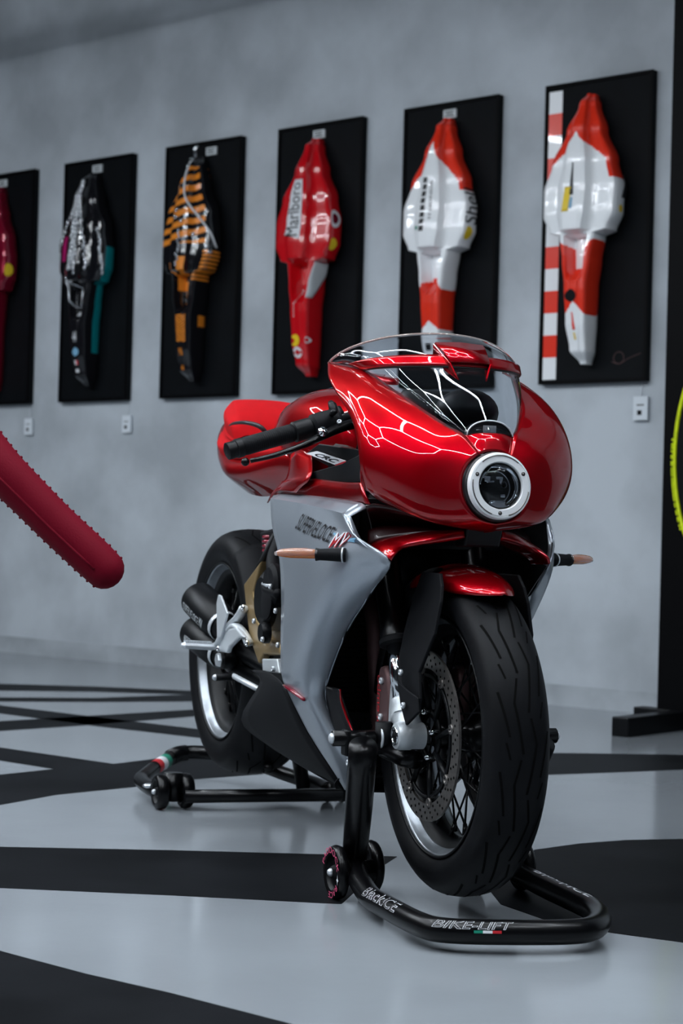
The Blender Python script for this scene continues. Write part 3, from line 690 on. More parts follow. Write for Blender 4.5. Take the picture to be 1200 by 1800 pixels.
# black sensor / intake under the screen foot
rw = []
for i in range(7):
    k = i/6; row = []
    for j in range(13):
        a = pi*j/12; row.append(V(.106-.030*k, -.044*cos(a)*(1-.12*k), .897+.026*sin(a)*(1-.1*k)+.004*k))
    rw.append(row)
mk('camera_housing', *grid(rw), 'black', bike)
fc = [V(.104, 0, .897)]+[V(.104, -.043*cos(pi*j/16), .8965+.0245*sin(pi*j/16)) for j in range(17)]
mk('housing_face', fc, [(0, i, i+1) for i in range(1, 17)], 'ink', bike, smooth=False)
gm = MB()
for i in range(9): gm.add(*box(V(.1055, -.012+.003*i, .908), (.0008, .0012, .012)))
for i in range(6): gm.add(*box(V(.1058, 0, .9025+.0024*i), (.0008, .026, .0009)))
gm.out('camera_grille', 'alu', bike, smooth=False)
mk('screen_foot', *tube([V(.108, -.046*cos(a), .896+.028*sin(a)) for a in np.linspace(0, pi, 17)], .0016, 6), 'alu', bike)

# ---- headlight
hd = empty('headlight', (0, 0, 0), 0, bike); hn = V(cos(.10), 0, sin(.10)); hc = V(.140, 0, .801)
hl = lambda prof, m, name, n=64, **k: mk(name, *lathe(prof, hc, hn, n), m, hd, **k)
hl([(.063, -.012), (.0645, .002), (.063, .009), (.060, .010)], 'ink', 'gasket')
hl([(.0605, .004), (.0618, .016), (.0600, .0215), (.0570, .0225), (.0565, .0215), (.0555, .0215), (.055, .0225), (.0445, .0225), (.0430, .021), (.0415, .010)], 'bezel', 'bezel_ring', auto=25)
hl([(.0418, .018), (.0390, .016), (.0370, .004), (.0345, -.012), (.0, -.022)], 'black', 'lamp_bowl', auto=25)
hl([(.0375, .006), (.0385, .012), (.0375, .013), (.036, .006)], 'chrome', 'inner_ring')
hl([(.0412, .014), (.034, .020), (.024, .0245), (.012, .0265), (.0005, .027)], 'lens', 'lamp_glass', solid=.0015)
hl([(.030, -.014), (.029, -.004), (.024, .002), (.012, .006), (.0005, .007)], 'lens', 'projector_lens')
hl([(.0325, -.016), (.0325, -.006), (.030, -.004), (.029, -.012)], 'chrome', 'projector_ring')
hv = V(0, 1, 0); hw2 = np.cross(hn, hv)*-1; hw2 = hw2 if hw2[2] > 0 else -hw2
for a in (157, 27, -93):
    a = radians(a); p = hc+hn*.0225+(-hv*0+hv*0)+V(0, 1, 0)*(.0505*cos(a))+hw2*(.0505*sin(a))
    mk('bezel_screw', *lathe([(0, .0004), (.0038, .0004), (.0038, -.003)], p, hn, 14), 'ink', hd); mk('screw_recess', *cyl(p+hn*.0005, p+hn*.0012, .0022, n=6), 'disc', hd)
for a0, a1 in ((50, 130), (170, 250), (-75, -10)):
    pts = [hc+hn*.0227+hv*.0555*cos(radians(a))+hw2*.0555*sin(radians(a)) for a in np.linspace(a0, a1, 14)]
    mk('bezel_slot', *tube(pts, .0011, 6), 'disc', hd)
for (px, py, sx, sz) in ((-.018, .014, .012, .010), (.006, .016, .014, .006), (-.012, .009, .016, .004), (.012, -.016, .010, .006), (0, -.030, .034, .006), (-.004, -.034, .024, .004), (.002, -.026, .030, .002)):
    mk('reflector_facet', *box(hc+hn*.003+hv*px+hw2*py, (.002, sx, sz), np.column_stack([hn, hv, hw2])), 'chrome', hd, smooth=False, bevel=.001)
for r0, a0, a1 in ((.034, -60, 40), (.035, 60, 110), (.033, 130, 175)):
    mk('reflector_facet', *tube([hc+hn*.010+hv*r0*cos(radians(a))+hw2*r0*sin(radians(a)) for a in np.linspace(a0, a1, 9)], .0009, 5), 'chrome', hd)

# ---- lower nose duct (red wing each side under the lamp)
up = [Q(646, 962, -.172), Q(668, 950, -.155), Q(712, 940, -.120), Q(765, 934, -.080), Q(816, 931, -.035)]
lo = [Q(687, 985, -.162), Q(694, 975, -.155), Q(712, 962, -.130), Q(765, 953, -.085), Q(816, 946, -.035)]
md = [(a+b)/2+V(.006, -.003, .002) for a, b in zip(up, lo)]
back = [p+V(-.06, .01, -.002) for p in lo]; top = [V(-.03, -.190, .762), V(-.02, -.17, .765), V(.01, -.13, .755), V(.05, -.09, .742), V(.08, -.035, .735)]
tm = [(a*.5+b*.5)+V(-.03, .015, -.008) for a, b in zip(up, top)]
both('nose_duct', *patch([up, md, lo, back], 4, 5), 'red', solid=.003)
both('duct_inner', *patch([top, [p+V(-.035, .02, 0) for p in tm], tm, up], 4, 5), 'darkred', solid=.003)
mk('duct_bridge', *prism([V(.085, -.036, .69), V(.085, .036, .69), V(.10, .036, .725), V(.10, -.036, .725)], V(-.05, 0, 0)), 'black', bike, smooth=False, bevel=.004)

# ---- side fairings (silver)
SR = [
 [(475, 876, -.190), (520, 883, -.205), (570, 894, -.213), (604, 903, -.216)],
 [(478, 925, -.205), (525, 930, -.222), (580, 935, -.224), (624, 942, -.207)],
 [(491, 985, -.215), (540, 980, -.236), (605, 979, -.220), (685, 989, -.163)],
 [(494, 1060, -.220), (540, 1055, -.238), (592, 1050, -.215), (646, 1048, -.168)],
 [(493, 1120, -.225), (530, 1118, -.235), (570, 1115, -.212), (605, 1115, -.175)],
 [(494, 1180, -.220), (520, 1185, -.225), (550, 1195, -.205), (572, 1206, -.178)],
 [(504, 1212, -.210), (530, 1222, -.212), (555, 1233, -.195), (576, 1245, -.168)],
 [(542, 1288, -.178), (560, 1294, -.178), (580, 1300, -.168), (597, 1306, -.152)],
 [(587, 1358, -.138), (597, 1357, -.138), (607, 1355, -.136), (617, 1348, -.132)],
 [(605, 1388, -.115), (607, 1389, -.115), (609, 1390, -.115), (611, 1391, -.114)]]
rows = [[Q(*p) for p in r_] for r_ in SR]
sv, sf = patch(rows, 5, 7, 500); side_t = bvh(sv, sf)
TR = [[(500, 861, -.150), (550, 869, -.168), (595, 876, -.178), (635, 884, -.188)], SR[0]]
tv, tf = patch([[Q(*p) for p in r_] for r_ in TR], 3, 7)
fr_ = [Q(643, 889, -.186)]; edge = cr(np.array([rows[0][3], rows[1][3], rows[2][3]]), 7); inn = cr(np.array([Q(643, 889, -.186), Q(640, 953, -.186), Q(687, 984, -.156)]), 7)
inn = cr(np.array([Q(616, 907, -.206), Q(641, 956, -.190), Q(688, 984, -.156)]), 7)
ev, ef = grid([edge, inn])
tri = [tuple(Q(604, 903, -.216)), tuple(Q(635, 884, -.188)), tuple(Q(646, 891, -.184)), tuple(Q(616, 907, -.206))]
low = cr(np.array([r_[3] for r_ in rows[2:9]]), 7); lin = low+np.array([-.004, .004, -.001]); lv, lf = grid([low, lin])
for s in (-1, 1):
    m_ = MB()
    for vv, ff in ((sv, sf), (tv, tf), (ev, ef), (tri, [(0, 1, 2, 3)]), (lv, lf)):
        if s > 0: vv, ff = flip(vv, ff)
        m_.add(vv, ff)
    o = m_.out('side_fairing', ['silver', 'matt'], bike, auto=28); o.data.set_sharp_from_angle(angle=radians(28))
    s_ = o.modifiers.new('t', 'SOLIDIFY'); s_.thickness = .0035; s_.offset = -1; s_.material_offset = 1; s_.material_offset_rim = 0
    if s < 0: sideo = o
W_ = wrap(side_t, (0, 1, 0), .0022)
W_ = wrap(side_t, (0, 1, 0), .0026)
def dec(name, string, BL, BR, TL, TR_, m, **k):
    f = quad(BL+(0,), BR+(0,), TL+(0,), TR_+(0,))
    def g(u, v):
        p = f(u, v); return W_(Q(p[0], p[1], -.22))
    return text(name, string, g, m, sideo, dense=2, **k)
dec('side_lettering', 'SUPERVELOCE', (520, 929), (584, 954), (529, 902), (591, 927), 'ink', off=.010, spacing=1.12)
def decpoly(name, pts, m, off=.0022):
    g = wrap(side_t, (0, 1, 0), off); return mk(name, [g(Q(x, y, -.22)) for x, y in pts], [tuple(range(len(pts)))], m, sideo, smooth=False)
decpoly('wing_emblem', [(588, 936), (594, 938), (600, 946), (597, 950), (592, 944)], 'bluelogo'); decpoly('wing_emblem', [(606, 946), (614, 945), (622, 951), (612, 953), (606, 952)], 'bluelogo')
dec('emblem_letters', 'MV', (586, 964), (603, 961), (594, 938), (613, 936), 'redlogo', shear=.0, off=.03, ); 
W_ = wrap(side_t, (0, 1, 0), .005); dec('emblem_letters', 'MV', (587, 961.5), (604, 960), (595, 936), (613, 934), 'white', off=.0)
# rear reflector and belly
both('side_reflector', *tube([V(*wrap(side_t, (0, 1, 0), .002)(Q(505, 1205, -.21))), V(*wrap(side_t, (0, 1, 0), .003)(Q(523, 1216, -.21))), V(*wrap(side_t, (0, 1, 0), .002)(Q(543, 1230, -.2)))], [.0055, .0075, .0055], 10, sm=4, flat=.6), 'reflector')
bl = [[Q(443, 1178, -.16), Q(468, 1180, -.175), Q(494, 1196, -.20)],
      [Q(458, 1200, -.18), Q(480, 1205, -.195), Q(503, 1214, -.206)],
      [Q(425, 1265, -.19), Q(480, 1260, -.192), Q(541, 1290, -.172)],
      [Q(470, 1308, -.165), Q(520, 1318, -.160), Q(585, 1358, -.134)],
      [Q(540, 1352, -.128), Q(575, 1368, -.122), Q(604, 1388, -.112)]]
both('belly_pan', *patch(bl, 4, 4), 'matt', solid=.004)
bt = [Q(425, 1265, -.19), Q(470, 1308, -.165), Q(540, 1352, -.128), Q(610, 1391, -.113)]
mk('belly_floor', *patch([[V(p[0], k*p[1], p[2]-.004*(1-abs(k))) for k in (1, .5, 0, -.5, -1)] for p in bt], 4, 3), 'matt', bike, solid=.003)
# ---- turn signals
for s in (-1, 1):
    g = empty('turn_signal', (0, 0, 0), 0, bike); R0, R1 = V(-.062, s*.218, .668), V(-.126, s*.332, .667); d = R1-R0
    mk('stalk', *tube([R0-d*.02, R0, R0+d*.12, R0+d*.36, R0+d*.42], [.013, .0135, .0125, .0110, .0125], 16), 'matt', g)
    mk('mount_ring', *lathe([(.0125, 0), (.0145, 0), (.0145, .003), (.0125, .003), (.0125, 0)], R0+d*.01, d, 24), 'alu', g)
    mk('amber_lens', *tube([R0+d*.40, R0+d*.50, R0+d*.8, R0+d*.98], [.0095, .0108, .0100, .006], 14, sm=3, flat=.8), 'amber', g)
    mk('lens_cover', *tube([R0+d*.41+V(.004, 0, .003), R0+d*.6+V(.006, 0, .004), R0+d*.9+V(.004, 0, .003), R0+d*1.02], [.0085, .0108, .0098, .005], 14, sm=3, flat=.75), 'clear', g)

# ---- radiator area
mk('radiator_core', *box(V(-.345, 0, .52), (.03, .33, .36)), 'black', bike, smooth=False)
fin = MB()
for i in range(34): fin.add(*box(V(-.327, 0, .350+.0103*i), (.006, .32, .003)))
tag(fin.out('radiator_fins', 'matt', bike, smooth=False), kind='stuff')
mk('oil_cooler', *box(V(-.31, 0, .285), (.03, .24, .12)), 'black', bike, smooth=False)
me_ = MB()
for i in range(13):
    for j in range(8):
        c = V(-.290, -.114+.019*i+(.0095 if j % 2 else 0), .232+.0145*j)
        me_.add(*lathe([(.0072, 0), (.0092, 0), (.0092, .002), (.0072, .002), (.0072, 0)], c, (1, 0, 0), 6))
tag(me_.out('cooler_mesh', 'matt', bike, smooth=False), kind='stuff')
ly = [[Q(572, 1206, -.178), Q(585, 1208, -.165), Q(598, 1212, -.160)], [Q(577, 1245, -.168), Q(592, 1240, -.158), Q(606, 1238, -.15)], [Q(597, 1304, -.152), Q(610, 1290, -.14), Q(620, 1278, -.135)], [Q(616, 1348, -.132), Q(628, 1340, -.115), Q(640, 1325, -.10)]]
both('lower_cowl', *patch(ly, 4, 4), 'ink', solid=.004)  # red cowl coloured black, its shade put into the colour
both('cowl_highlight', *tube([Q(598, 1212, -.162), Q(600, 1232, -.156), Q(612, 1268, -.146), Q(622, 1290, -.14)], [.0018, .003, .0026, .0015], 8, sm=4), 'red')  # thin red tube painted in as the highlight along the cowl
mk('belly_nose', *patch([[V(-.29, y, .22-.2*abs(y)*0), V(-.33, y, .20), V(-.36, y*.9, .185)] for y in (-.13, -.07, 0, .07, .13)], 3, 3), 'matt', bike, solid=.004)
bolt(Q(614, 1341, -.137), (0, -1, 0), .007, .006, 'alu', bike)
# inner black mass: airbox, frame tubes, yokes, dash
mk('steering_yoke', *box(V(fx(.93), 0, .93), (.05, .23, .03)), 'black', bike, bevel=.008); mk('steering_yoke', *box(V(fx(.73), 0, .73), (.05, .24, .035)), 'black', bike, bevel=.008)
mk('steering_head', *cyl(V(fx(.74)-.03, 0, .72), V(fx(.95)-.03, 0, .95), .035, n=20), 'black', bike)
mk('headlight_bucket', *lathe([(.062, -.005), (.066, -.05), (.05, -.11), (0, -.13)], hc, hn, 32), 'matt', bike)
mk('fairing_bracket', *tube([V(.0, -.05, .86), V(-.12, -.08, .90), V(-.20, -.10, .93)], .008, 8), 'black', bike); mk('fairing_bracket', *tube([V(.0, .05, .86), V(-.12, .08, .90), V(-.20, .10, .93)], .008, 8), 'black', bike)
dsh = [(-.10, .925), (-.13, .985), (-.16, 1.0), (-.18, .98), (-.15, .92)]
mk('dashboard', *prism([V(x, -.075, z) for x, z in dsh], V(0, .15, 0)), 'black', bike, bevel=.012)
cw = [[V(.085, y, .885-abs(y)*.3), V(.02, y*1.6, .90-abs(y)*.2), V(-.06, y*2., .925-abs(y)*.3), V(-.13, y*2.1, .94-abs(y)*.4)] for y in (-.055, -.03, 0, .03, .055)]
mk('cockpit_cowl', *patch(cw, 4, 4), 'matt', bike, solid=.003)
mk('cockpit_hump', *sphere(V(-.085, .035, .950), .055, 24, (1.1, 1.15, .85)), 'black', bike)
mk('radiator_shroud', *prism([V(-.33, y, z) for y, z in ((-.16, .68), (.16, .68), (.15, .78), (-.15, .78))], V(.18, 0, 0)), 'black', bike, smooth=False, bevel=.01)
mk('airbox', *prism([V(x, -.13, z) for x, z in ((-.30, .72), (-.28, .86), (-.45, .92), (-.62, .90), (-.66, .72))], V(0, .26, 0)), 'black', bike, bevel=.02)
mk('engine_block', *prism([V(x, -.13, z) for x, z in ((-.40, .24), (-.40, .62), (-.52, .72), (-.72, .66), (-.80, .52), (-.80, .30), (-.70, .23))], V(0, .26, 0)), 'black', bike, bevel=.015)
mk('inner_fill', *cyl(V(-.25, 0, .68), V(-.42, 0, .60), .06, n=16), 'black', bike)  # plain black filler added among the inner parts
for i, y in enumerate((-.07, 0, .07)):
    mk('exhaust_header', *tube([V(-.39, y, .60), V(-.30, y, .56), V(-.285, y*.9, .45), V(-.32, y*.6, .25), V(-.50, y*.4, .20), V(-.8, -.04+y*.3, .22)], .019, 12, sm=5), 'caliper', bike)
# ---- engine side, frame, foot controls (near side)
def plate(name, pts, y, t, m, parent=None, **k):
    P = [Q(a, b_, y) for a, b_ in pts]; return mk(name, *prism(P, V(0, t, 0)), m, parent or bike, smooth=False, **k)
plate('frame_plate', [(458, 986), (428, 1027), (431, 1060), (437, 1112), (445, 1142), (454, 1167), (462, 1150), (492, 1150), (490, 1132), (464, 1120), (449, 1088), (444, 1040), (453, 1005)], -.150, .02, 'gold', bevel=.004)
mk('frame_plate', *prism([V(p[0], -p[1], p[2]) for p in [Q(a, b_, -.15) for a, b_ in [(458, 986), (428, 1027), (437, 1112), (454, 1167), (490, 1145), (464, 1120), (449, 1088), (453, 1005)]]], V(0, -.02, 0)), 'gold', bike, smooth=False, bevel=.004)
plate('frame_inner', [(459, 1108), (494, 1108), (494, 1152), (464, 1152)], -.138, .02, 'gold', bevel=.004)
def yc(px, py, y, r, t, m, name, n=28, bev=True):
    c = Q(px, py, y); return mk(name, *lathe([(0, -t), (r*.82, -t), (r, -t*.6), (r, 0), (0, 0)], c, (0, 1, 0), n), m, bike, auto=30)
yc(474, 1055, -.150, .062, .022, 'black', 'clutch_cover'); yc(470, 1058, -.172, .038, .006, 'matt', 'cover_badge'); yc(472, 1112, -.16, .024, .02, 'black', 'water_pump')
yc(486, 1030, -.155, .05, .02, 'matt', 'starter_cover')
for x, y_ in ((486, 1074), (463, 1124), (490, 1134), (448, 1092), (477, 1031)): bolt(Q(x, y_, -.178), (0, -1, 0), .006, .006, 'alu', bike)
mk('coolant_hose', *tube([Q(492, 950, -.12), Q(480, 985, -.15), Q(484, 1015, -.16), Q(490, 1060, -.14)], .016, 12, sm=5), 'matt', bike)
mk('coolant_hose', *tube([Q(470, 1010, -.13), Q(468, 1035, -.165), Q(492, 1045, -.165)], .012, 12, sm=5), 'rubber', bike)
mk('bracket_arm', *tube([Q(462, 1026, -.17), Q(470, 1030, -.175), Q(479, 1028, -.17)], .004, 8), 'alu', bike)
# shock with dark red spring seat
mk('shock_absorber', *cyl(Q(483, 955, -.07), Q(474, 1010, -.05), .022, n=16), 'black', bike)
for k in range(4): c = Q(482, 950+8*k, -.08); mk('shock_spring', *tube([c+V(.026*cos(a), .026*sin(a), .010*a/(2*pi)) for a in np.linspace(0, 2*pi, 13)], .0045, 8), 'reflector', bike)
mk('shock_reservoir', *cyl(Q(492, 962, -.11), Q(478, 960, -.11), .016, n=14), 'reflector', bike)
# rear hugger and subframe
rows = []
for t in np.linspace(48, 110, 16):
    t = radians(t); rows.append([V(-WB+(.335-.05*(1-cos(a)))*cos(t), .098*sin(a), ZR+(.335-.05*(1-cos(a)))*sin(t)) for a in np.linspace(-1.45, 1.45, 13)])
rows2 = []
for t in np.linspace(14, 58, 14):
    t = radians(t); rows2.append([V(-WB+(.333-.05*(1-cos(a)))*cos(t), .098*sin(a), ZR+(.333-.05*(1-cos(a)))*sin(t)) for a in np.linspace(-1.45, 1.45, 13)])
mk('tyre_hugger', *grid(rows2), 'matt', bike, solid=.003)
mk('subframe_tube', *tube([Q(484, 940, -.12), Q(462, 985, -.13), Q(454, 1000, -.14)], .008, 10), 'black', bike)
mk('subframe_cover', *prism([Q(a, b_, -.10) for a, b_ in ((455, 935), (480, 928), (484, 945), (461, 973))], V(0, .2, 0)), 'matt', bike, smooth=False, bevel=.006)
# swingarm (single sided, far side) and pivot
mk('swingarm', *tube([V(-.80, .03, .42), V(-.95, .10, .45), V(-1.15, .135, .43), V(-WB, .12, ZR)], [.06, .055, .05, .06], 14, sm=5, flat=.7), 'black', bike)
mk('swingarm_pivot', *cyl(V(-.80, -.13, .42), V(-.80, .13, .42), .035, n=20), 'black', bike)
plate('swingarm_gusset', [(408, 1128), (438, 1150), (408, 1160), (403, 1146)], -.06, .03, 'silver', bevel=.004)
plate('side_stand_lug', [(460, 1158), (486, 1158), (490, 1184), (461, 1180)], -.16, .05, 'cast', bevel=.003); bolt(Q(481, 1176, -.162), (0, -1, 0), .006, .005, 'alu', bike)
# exhaust: two silencers on the near side, one on the far side
def silencer(E, S_, r, name='silencer'):
    E, S_ = np.asarray(E, float), np.asarray(S_, float); d = S_-E
    o = mk(name, *tube([E+d*.005, E, E+d*.03, E+d*.5, E+d*.72, E+d*.86, S_], [r*.62, r*.9, r, r, r*.97, r*.72, r*.45], 28), 'black', bike, auto=40)
    mk('outlet', *cyl(E-d*.002, E+d*.02, r*.6, n=20), 'ink', o); mk('clamp_band', *lathe([(r*.80, -.008), (r*.84, -.008), (r*.84, .008), (r*.80, .008), (r*.80, -.008)], E+d*.82, d, 24), 'cast', o); return o, E, d, r
def clockwise(px, py, y): return Q(px, py, y)
E1 = Q(347, 1052, -.175); S1 = Q(402, 1112, -.145); E2 = Q(341, 1110, -.180); S2 = Q(400, 1158, -.145)
s1 = silencer(E1, S1, .046); s2 = silencer(E2, S2, .042)
mk('tail_pipe', *tube([S1-(S1-E1)*.05, S1, Q(418, 1140, -.11), V(-.95, -.06, .36), V(-.80, -.04, .24)], .021, 14, sm=4), 'black', bike)
mk('tail_pipe', *tube([S2-(S2-E2)*.05, S2, Q(416, 1175, -.11), V(-.92, -.06, .33), V(-.80, -.04, .23)], .021, 14, sm=4), 'black', bike)
silencer(V(E1[0], .17, E1[2]), V(S1[0], .14, S1[2]), .046)
def on_tube(si, f0, f1, h, ang, string, m, shear=0):
    o, E, d, r = si; t = d/np.linalg.norm(d); n_ = V(0, -1, 0)-t*(V(0, -1, 0)@t); n_ /= np.linalg.norm(n_); b_ = np.cross(t, n_); b_ = b_ if b_[2] > 0 else -b_
    def g(u, v):
        a = ang+(v-.5)*h/r; return E+d*(f0+(f1-f0)*u)+(n_*cos(a)+b_*sin(a))*(r+.0008)
    return text('silencer_lettering', string, g, m, o, shear=shear)
on_tube(s1, .10, .58, .020, -.15, 'SUPERVELOCE', 'plaque', .0); on_tube(s1, .60, .70, .026, -.1, 'MV', 'plaque', .2); on_tube(s2, .16, .42, .014, .0, 'ARROW', 'plaque')
# rider foot controls
plate('heel_guard', [(383, 1045), (387, 1047), (399, 1078), (393, 1100), (387, 1121), (381, 1120), (380, 1060)], -.188, .005, 'cast', bevel=.0015)
def bar(name, pts, r, m, flat=.55, sm=3, parent=None): return mk(name, *tube([Q(*p) for p in pts], r, 10, sm=sm, flat=flat), m, parent or bike)
br = empty('footrest_bracket', (0, 0, 0), 0, bike)
bar('bracket_arm', [(429, 1068, -.160), (418, 1086, -.165), (400, 1106, -.172), (384, 1135, -.178)], [.013, .012, .015, .014], 'cast', .6, parent=br)
bar('bracket_arm', [(438, 1132, -.160), (428, 1112, -.165), (414, 1100, -.168), (404, 1108, -.172)], [.013, .011, .013, .012], 'cast', .6, parent=br)
plate('bracket_web', [(398, 1106), (414, 1103), (428, 1120), (418, 1122), (402, 1138), (398, 1148), (383, 1145), (382, 1134)], -.180, .012, 'cast', br, bevel=.004)
for x, y_, yy in ((429, 1068, -.172), (436, 1131, -.172), (385, 1140, -.187)): bolt(Q(x, y_, yy), (0, -1, 0), .0075, .006, 'chrome', br)
pg = empty('foot_peg', (0, 0, 0), 0, bike); pr = Q(378, 1137, -.185); pe = V(pr[0]-.005, -.268, pr[2]+.004)
mk('peg_body', *tube([pr, pr+(pe-pr)*.1, pr+(pe-pr)*.9, pe], [.012, .015, .0145, .006], 12, flat=.6), 'alu', pg, auto=30)
kn = MB()
for i in range(12):
    for j in range(3): c = pr+(pe-pr)*(.16+.065*i); kn.add(*box(c+V(-.008+.008*j, 0, .010), (.005, .0035, .004)))
tag(kn.out('peg_teeth', 'alu', pg, smooth=False), kind='stuff')
mk('foot_peg', *tube([V(pr[0], .18, pr[2]), V(pr[0], .27, pr[2])], [.014, .012], 12, flat=.6), 'alu', bike)
yc(390, 1160, -.165, .019, .014, 'alu', 'pedal_pivot', 6); yc(398, 1160, -.155, .022, .016, 'black', 'pivot_collar')
mk('brake_pedal', *tube([Q(455, 1212, -.165), Q(410, 1188, -.19)], [.0085, .008], 8, flat=.8), 'alu', bike)
bp = Q(410, 1190, -.19); mk('pedal_rubber', *MBx(tube([bp, bp+V(0, -.042, -.001)], [.0085, .008], 12)), 'rubber', bike); mk('pedal_tip', *sphere(bp+V(0, -.043, -.001), .0075, 10), 'alu', bike)

# ---- tank, seat, tail
def loft(st, n=9, sm=4, smv=3):                                   # st: (x, ztop, half width, z of widest, z bottom, bottom half width, crown)
    rows = []
    for x, zt, w_, zw, zb, wb, cr_ in st:
        half = [(0, zt), (w_*cr_, zt-(zt-zw)*.10), (w_*.86, zt-(zt-zw)*.42), (w_, zw), (w_*.96+wb*.04, zw*.6+zb*.4), (wb, zb)]
        rows.append([V(x, -y, z) for y, z in reversed(half)]+[V(x, y, z) for y, z in half[1:]])
    return patch(rows, sm, smv)
tk = [(-.34, .945, .09, .89, .80, .07, .5), (-.40, .985, .125, .93, .80, .12, .5), (-.50, 1.018, .145, .945, .80, .135, .55), (-.62, 1.030, .152, .950, .83, .12, .55), (-.74, 1.022, .145, .945, .86, .10, .5), (-.85, .992, .118, .945, .90, .085, .5), (-.90, .965, .085, .94, .915, .06, .5)]
mk('fuel_tank', *loft(tk), 'red', bike)
tkt = bvh(*loft(tk))
def tdec(name, pts, m, d=(0, 1, 0)):
    g = wrap(tkt, d, .002); return mk(name, [g(Q(x, y, -.13)) for x, y in pts], [tuple(range(len(pts)))], m, bike, smooth=False)
cz = [Q(403, 748, -.13), Q(412, 744, -.135), Q(432, 743, -.135), Q(455, 749, -.12), Q(470, 762, -.10), Q(486, 770, -.09)]
mk('seat_crease_shade', *tube(cz, [.002, .004, .005, .006, .005, .003], 8, sm=4), 'ink', bike)  # black tube puts the crease's shade between the two seats
tw = wrap(tkt, (0, .5, -.86), .002)
mk('tank_emblem', [tw(V(x, y, 1.02)) for x, y in ((-.60, -.075), (-.56, -.06), (-.53, -.085), (-.55, -.05), (-.50, -.04), (-.56, -.035), (-.62, -.03))], [(0, 1, 2, 3, 4, 5, 6)], 'bluelogo', bike, smooth=False)
text('tank_emblem_letters', 'MV', lambda u, v: tw(V(-.60+.07*u, -.07+.05*v, 1.02)), 'white', bike, shear=.2)
mk('filler_cap', *lathe([(0, .008), (.032, .008), (.036, .002), (.036, -.004)], (-.46, 0, 1.036), (.25, 0, 1), 30), 'red', bike)
tl = [(-.62, .90, .09, .87, .80, .07, .6), (-.72, .905, .11, .875, .80, .085, .6), (-.80, .905, .122, .88, .80, .09, .6), (-.95, .895, .150, .86, .79, .10, .7), (-1.10, .900, .155, .865, .80, .10, .7), (-1.22, .925, .138, .89, .83, .09, .7), (-1.32, .965, .116, .925, .87, .07, .7), (-1.42, 1.000, .085, .965, .92, .04, .6), (-1.46, 1.005, .045, .985, .96, .02, .5)]
mk('tail_fairing', *loft(tl), 'red', bike)
st = [(-.68, .935, .085, .91, .870, .08, .65), (-.80, .922, .105, .90, .875, .10, .7), (-.92, .912, .128, .895, .875, .12, .72), (-1.05, .918, .150, .900, .880, .140, .78), (-1.18, .940, .146, .915, .885, .135, .82), (-1.27, .962, .132, .93, .90, .12, .82), (-1.34, .985, .108, .95, .93, .11, .8)]
mk('rider_seat', *loft(st), 'suede', bike)
s2_ = [(-1.155, .945, .12, .93, .91, .11, .7), (-1.175, .985, .126, .965, .93, .118, .74), (-1.24, 1.022, .122, .99, .95, .115, .7), (-1.33, 1.045, .100, 1.01, .95, .09, .68), (-1.41, 1.040, .065, 1.01, .97, .05, .6), (-1.44, 1.020, .03, 1.01, .985, .02, .5)]
mk('passenger_seat', *loft(s2_), 'suede', bike)
for s in (-1, 1):
    for dy in (0, .006):
        g_ = wrap(bvh(*loft(st)), (0, 0, -1), .001); pts = [V(*g_(V(x, s*(.098-dy-.3*max(0, -.92-x+.0)*0), 1.0))) for x in np.linspace(-1.12, -.90, 9)]
        mk('seat_stitching', *tube(pts, .0012, 5), 'stitch', bike)
# side cover between tank, seat and silver fairing
sc = [[Q(470, 884, -.17), Q(478, 868, -.165), Q(492, 852, -.165), Q(505, 838, -.165), Q(512, 800, -.155)],
      [Q(486, 864, -.175), Q(500, 855, -.175), Q(515, 845, -.178), Q(520, 835, -.172), Q(525, 790, -.155)],
      [Q(520, 866, -.183), Q(530, 855, -.184), Q(540, 846, -.184), Q(548, 830, -.175), Q(548, 800, -.150)],
      [Q(560, 872, -.186), Q(575, 860, -.19), Q(585, 850, -.188), Q(590, 840, -.17), Q(590, 820, -.150)]]
both('tank_side_cover', *patch(sc[:3], 4, 4), 'red', solid=.003)
lp = [[Q(490, 866, -.165), Q(492, 856, -.166), Q(497, 846, -.160)], [Q(540, 874, -.17), Q(545, 856, -.173), Q(548, 842, -.166)], [Q(600, 880, -.180), Q(606, 864, -.183), Q(606, 848, -.175)], [Q(650, 886, -.184), Q(642, 868, -.190), Q(636, 848, -.188)]]
both('fairing_extension', *patch(lp, 5, 4), 'red', solid=.003)
# inner dash panels seen through the bar gap
plate('inner_panel', [(528, 850), (530, 835), (575, 822), (600, 815), (633, 798), (633, 848)], -.165, .006, 'matt', bevel=.002)
plate('inner_panel', [(536, 798), (560, 780), (630, 790), (633, 800), (600, 818), (580, 822)], -.150, .006, 'black', bevel=.002)
q4 = [(541, 795), (590, 812), (552, 791), (604, 806)]
q3 = [Q(x, y, -.158) for x, y in ((538, 797), (588, 817), (556, 793), (607, 810))]
mk('sticker', *prism([q3[0], q3[1], q3[3], q3[2]], V(0, .002, 0)), 'white', bike, smooth=False); text('sticker_lettering', 'CRC', (lambda f: lambda u, v: f(.18+.72*u, .2+.62*v)+V(0, -.001, 0))(quad(*q3)), 'ink', bike, off=.03)
plate('red_tab', [(588, 818), (604, 811), (607, 815), (592, 822)], -.162, .004, 'redlogo')

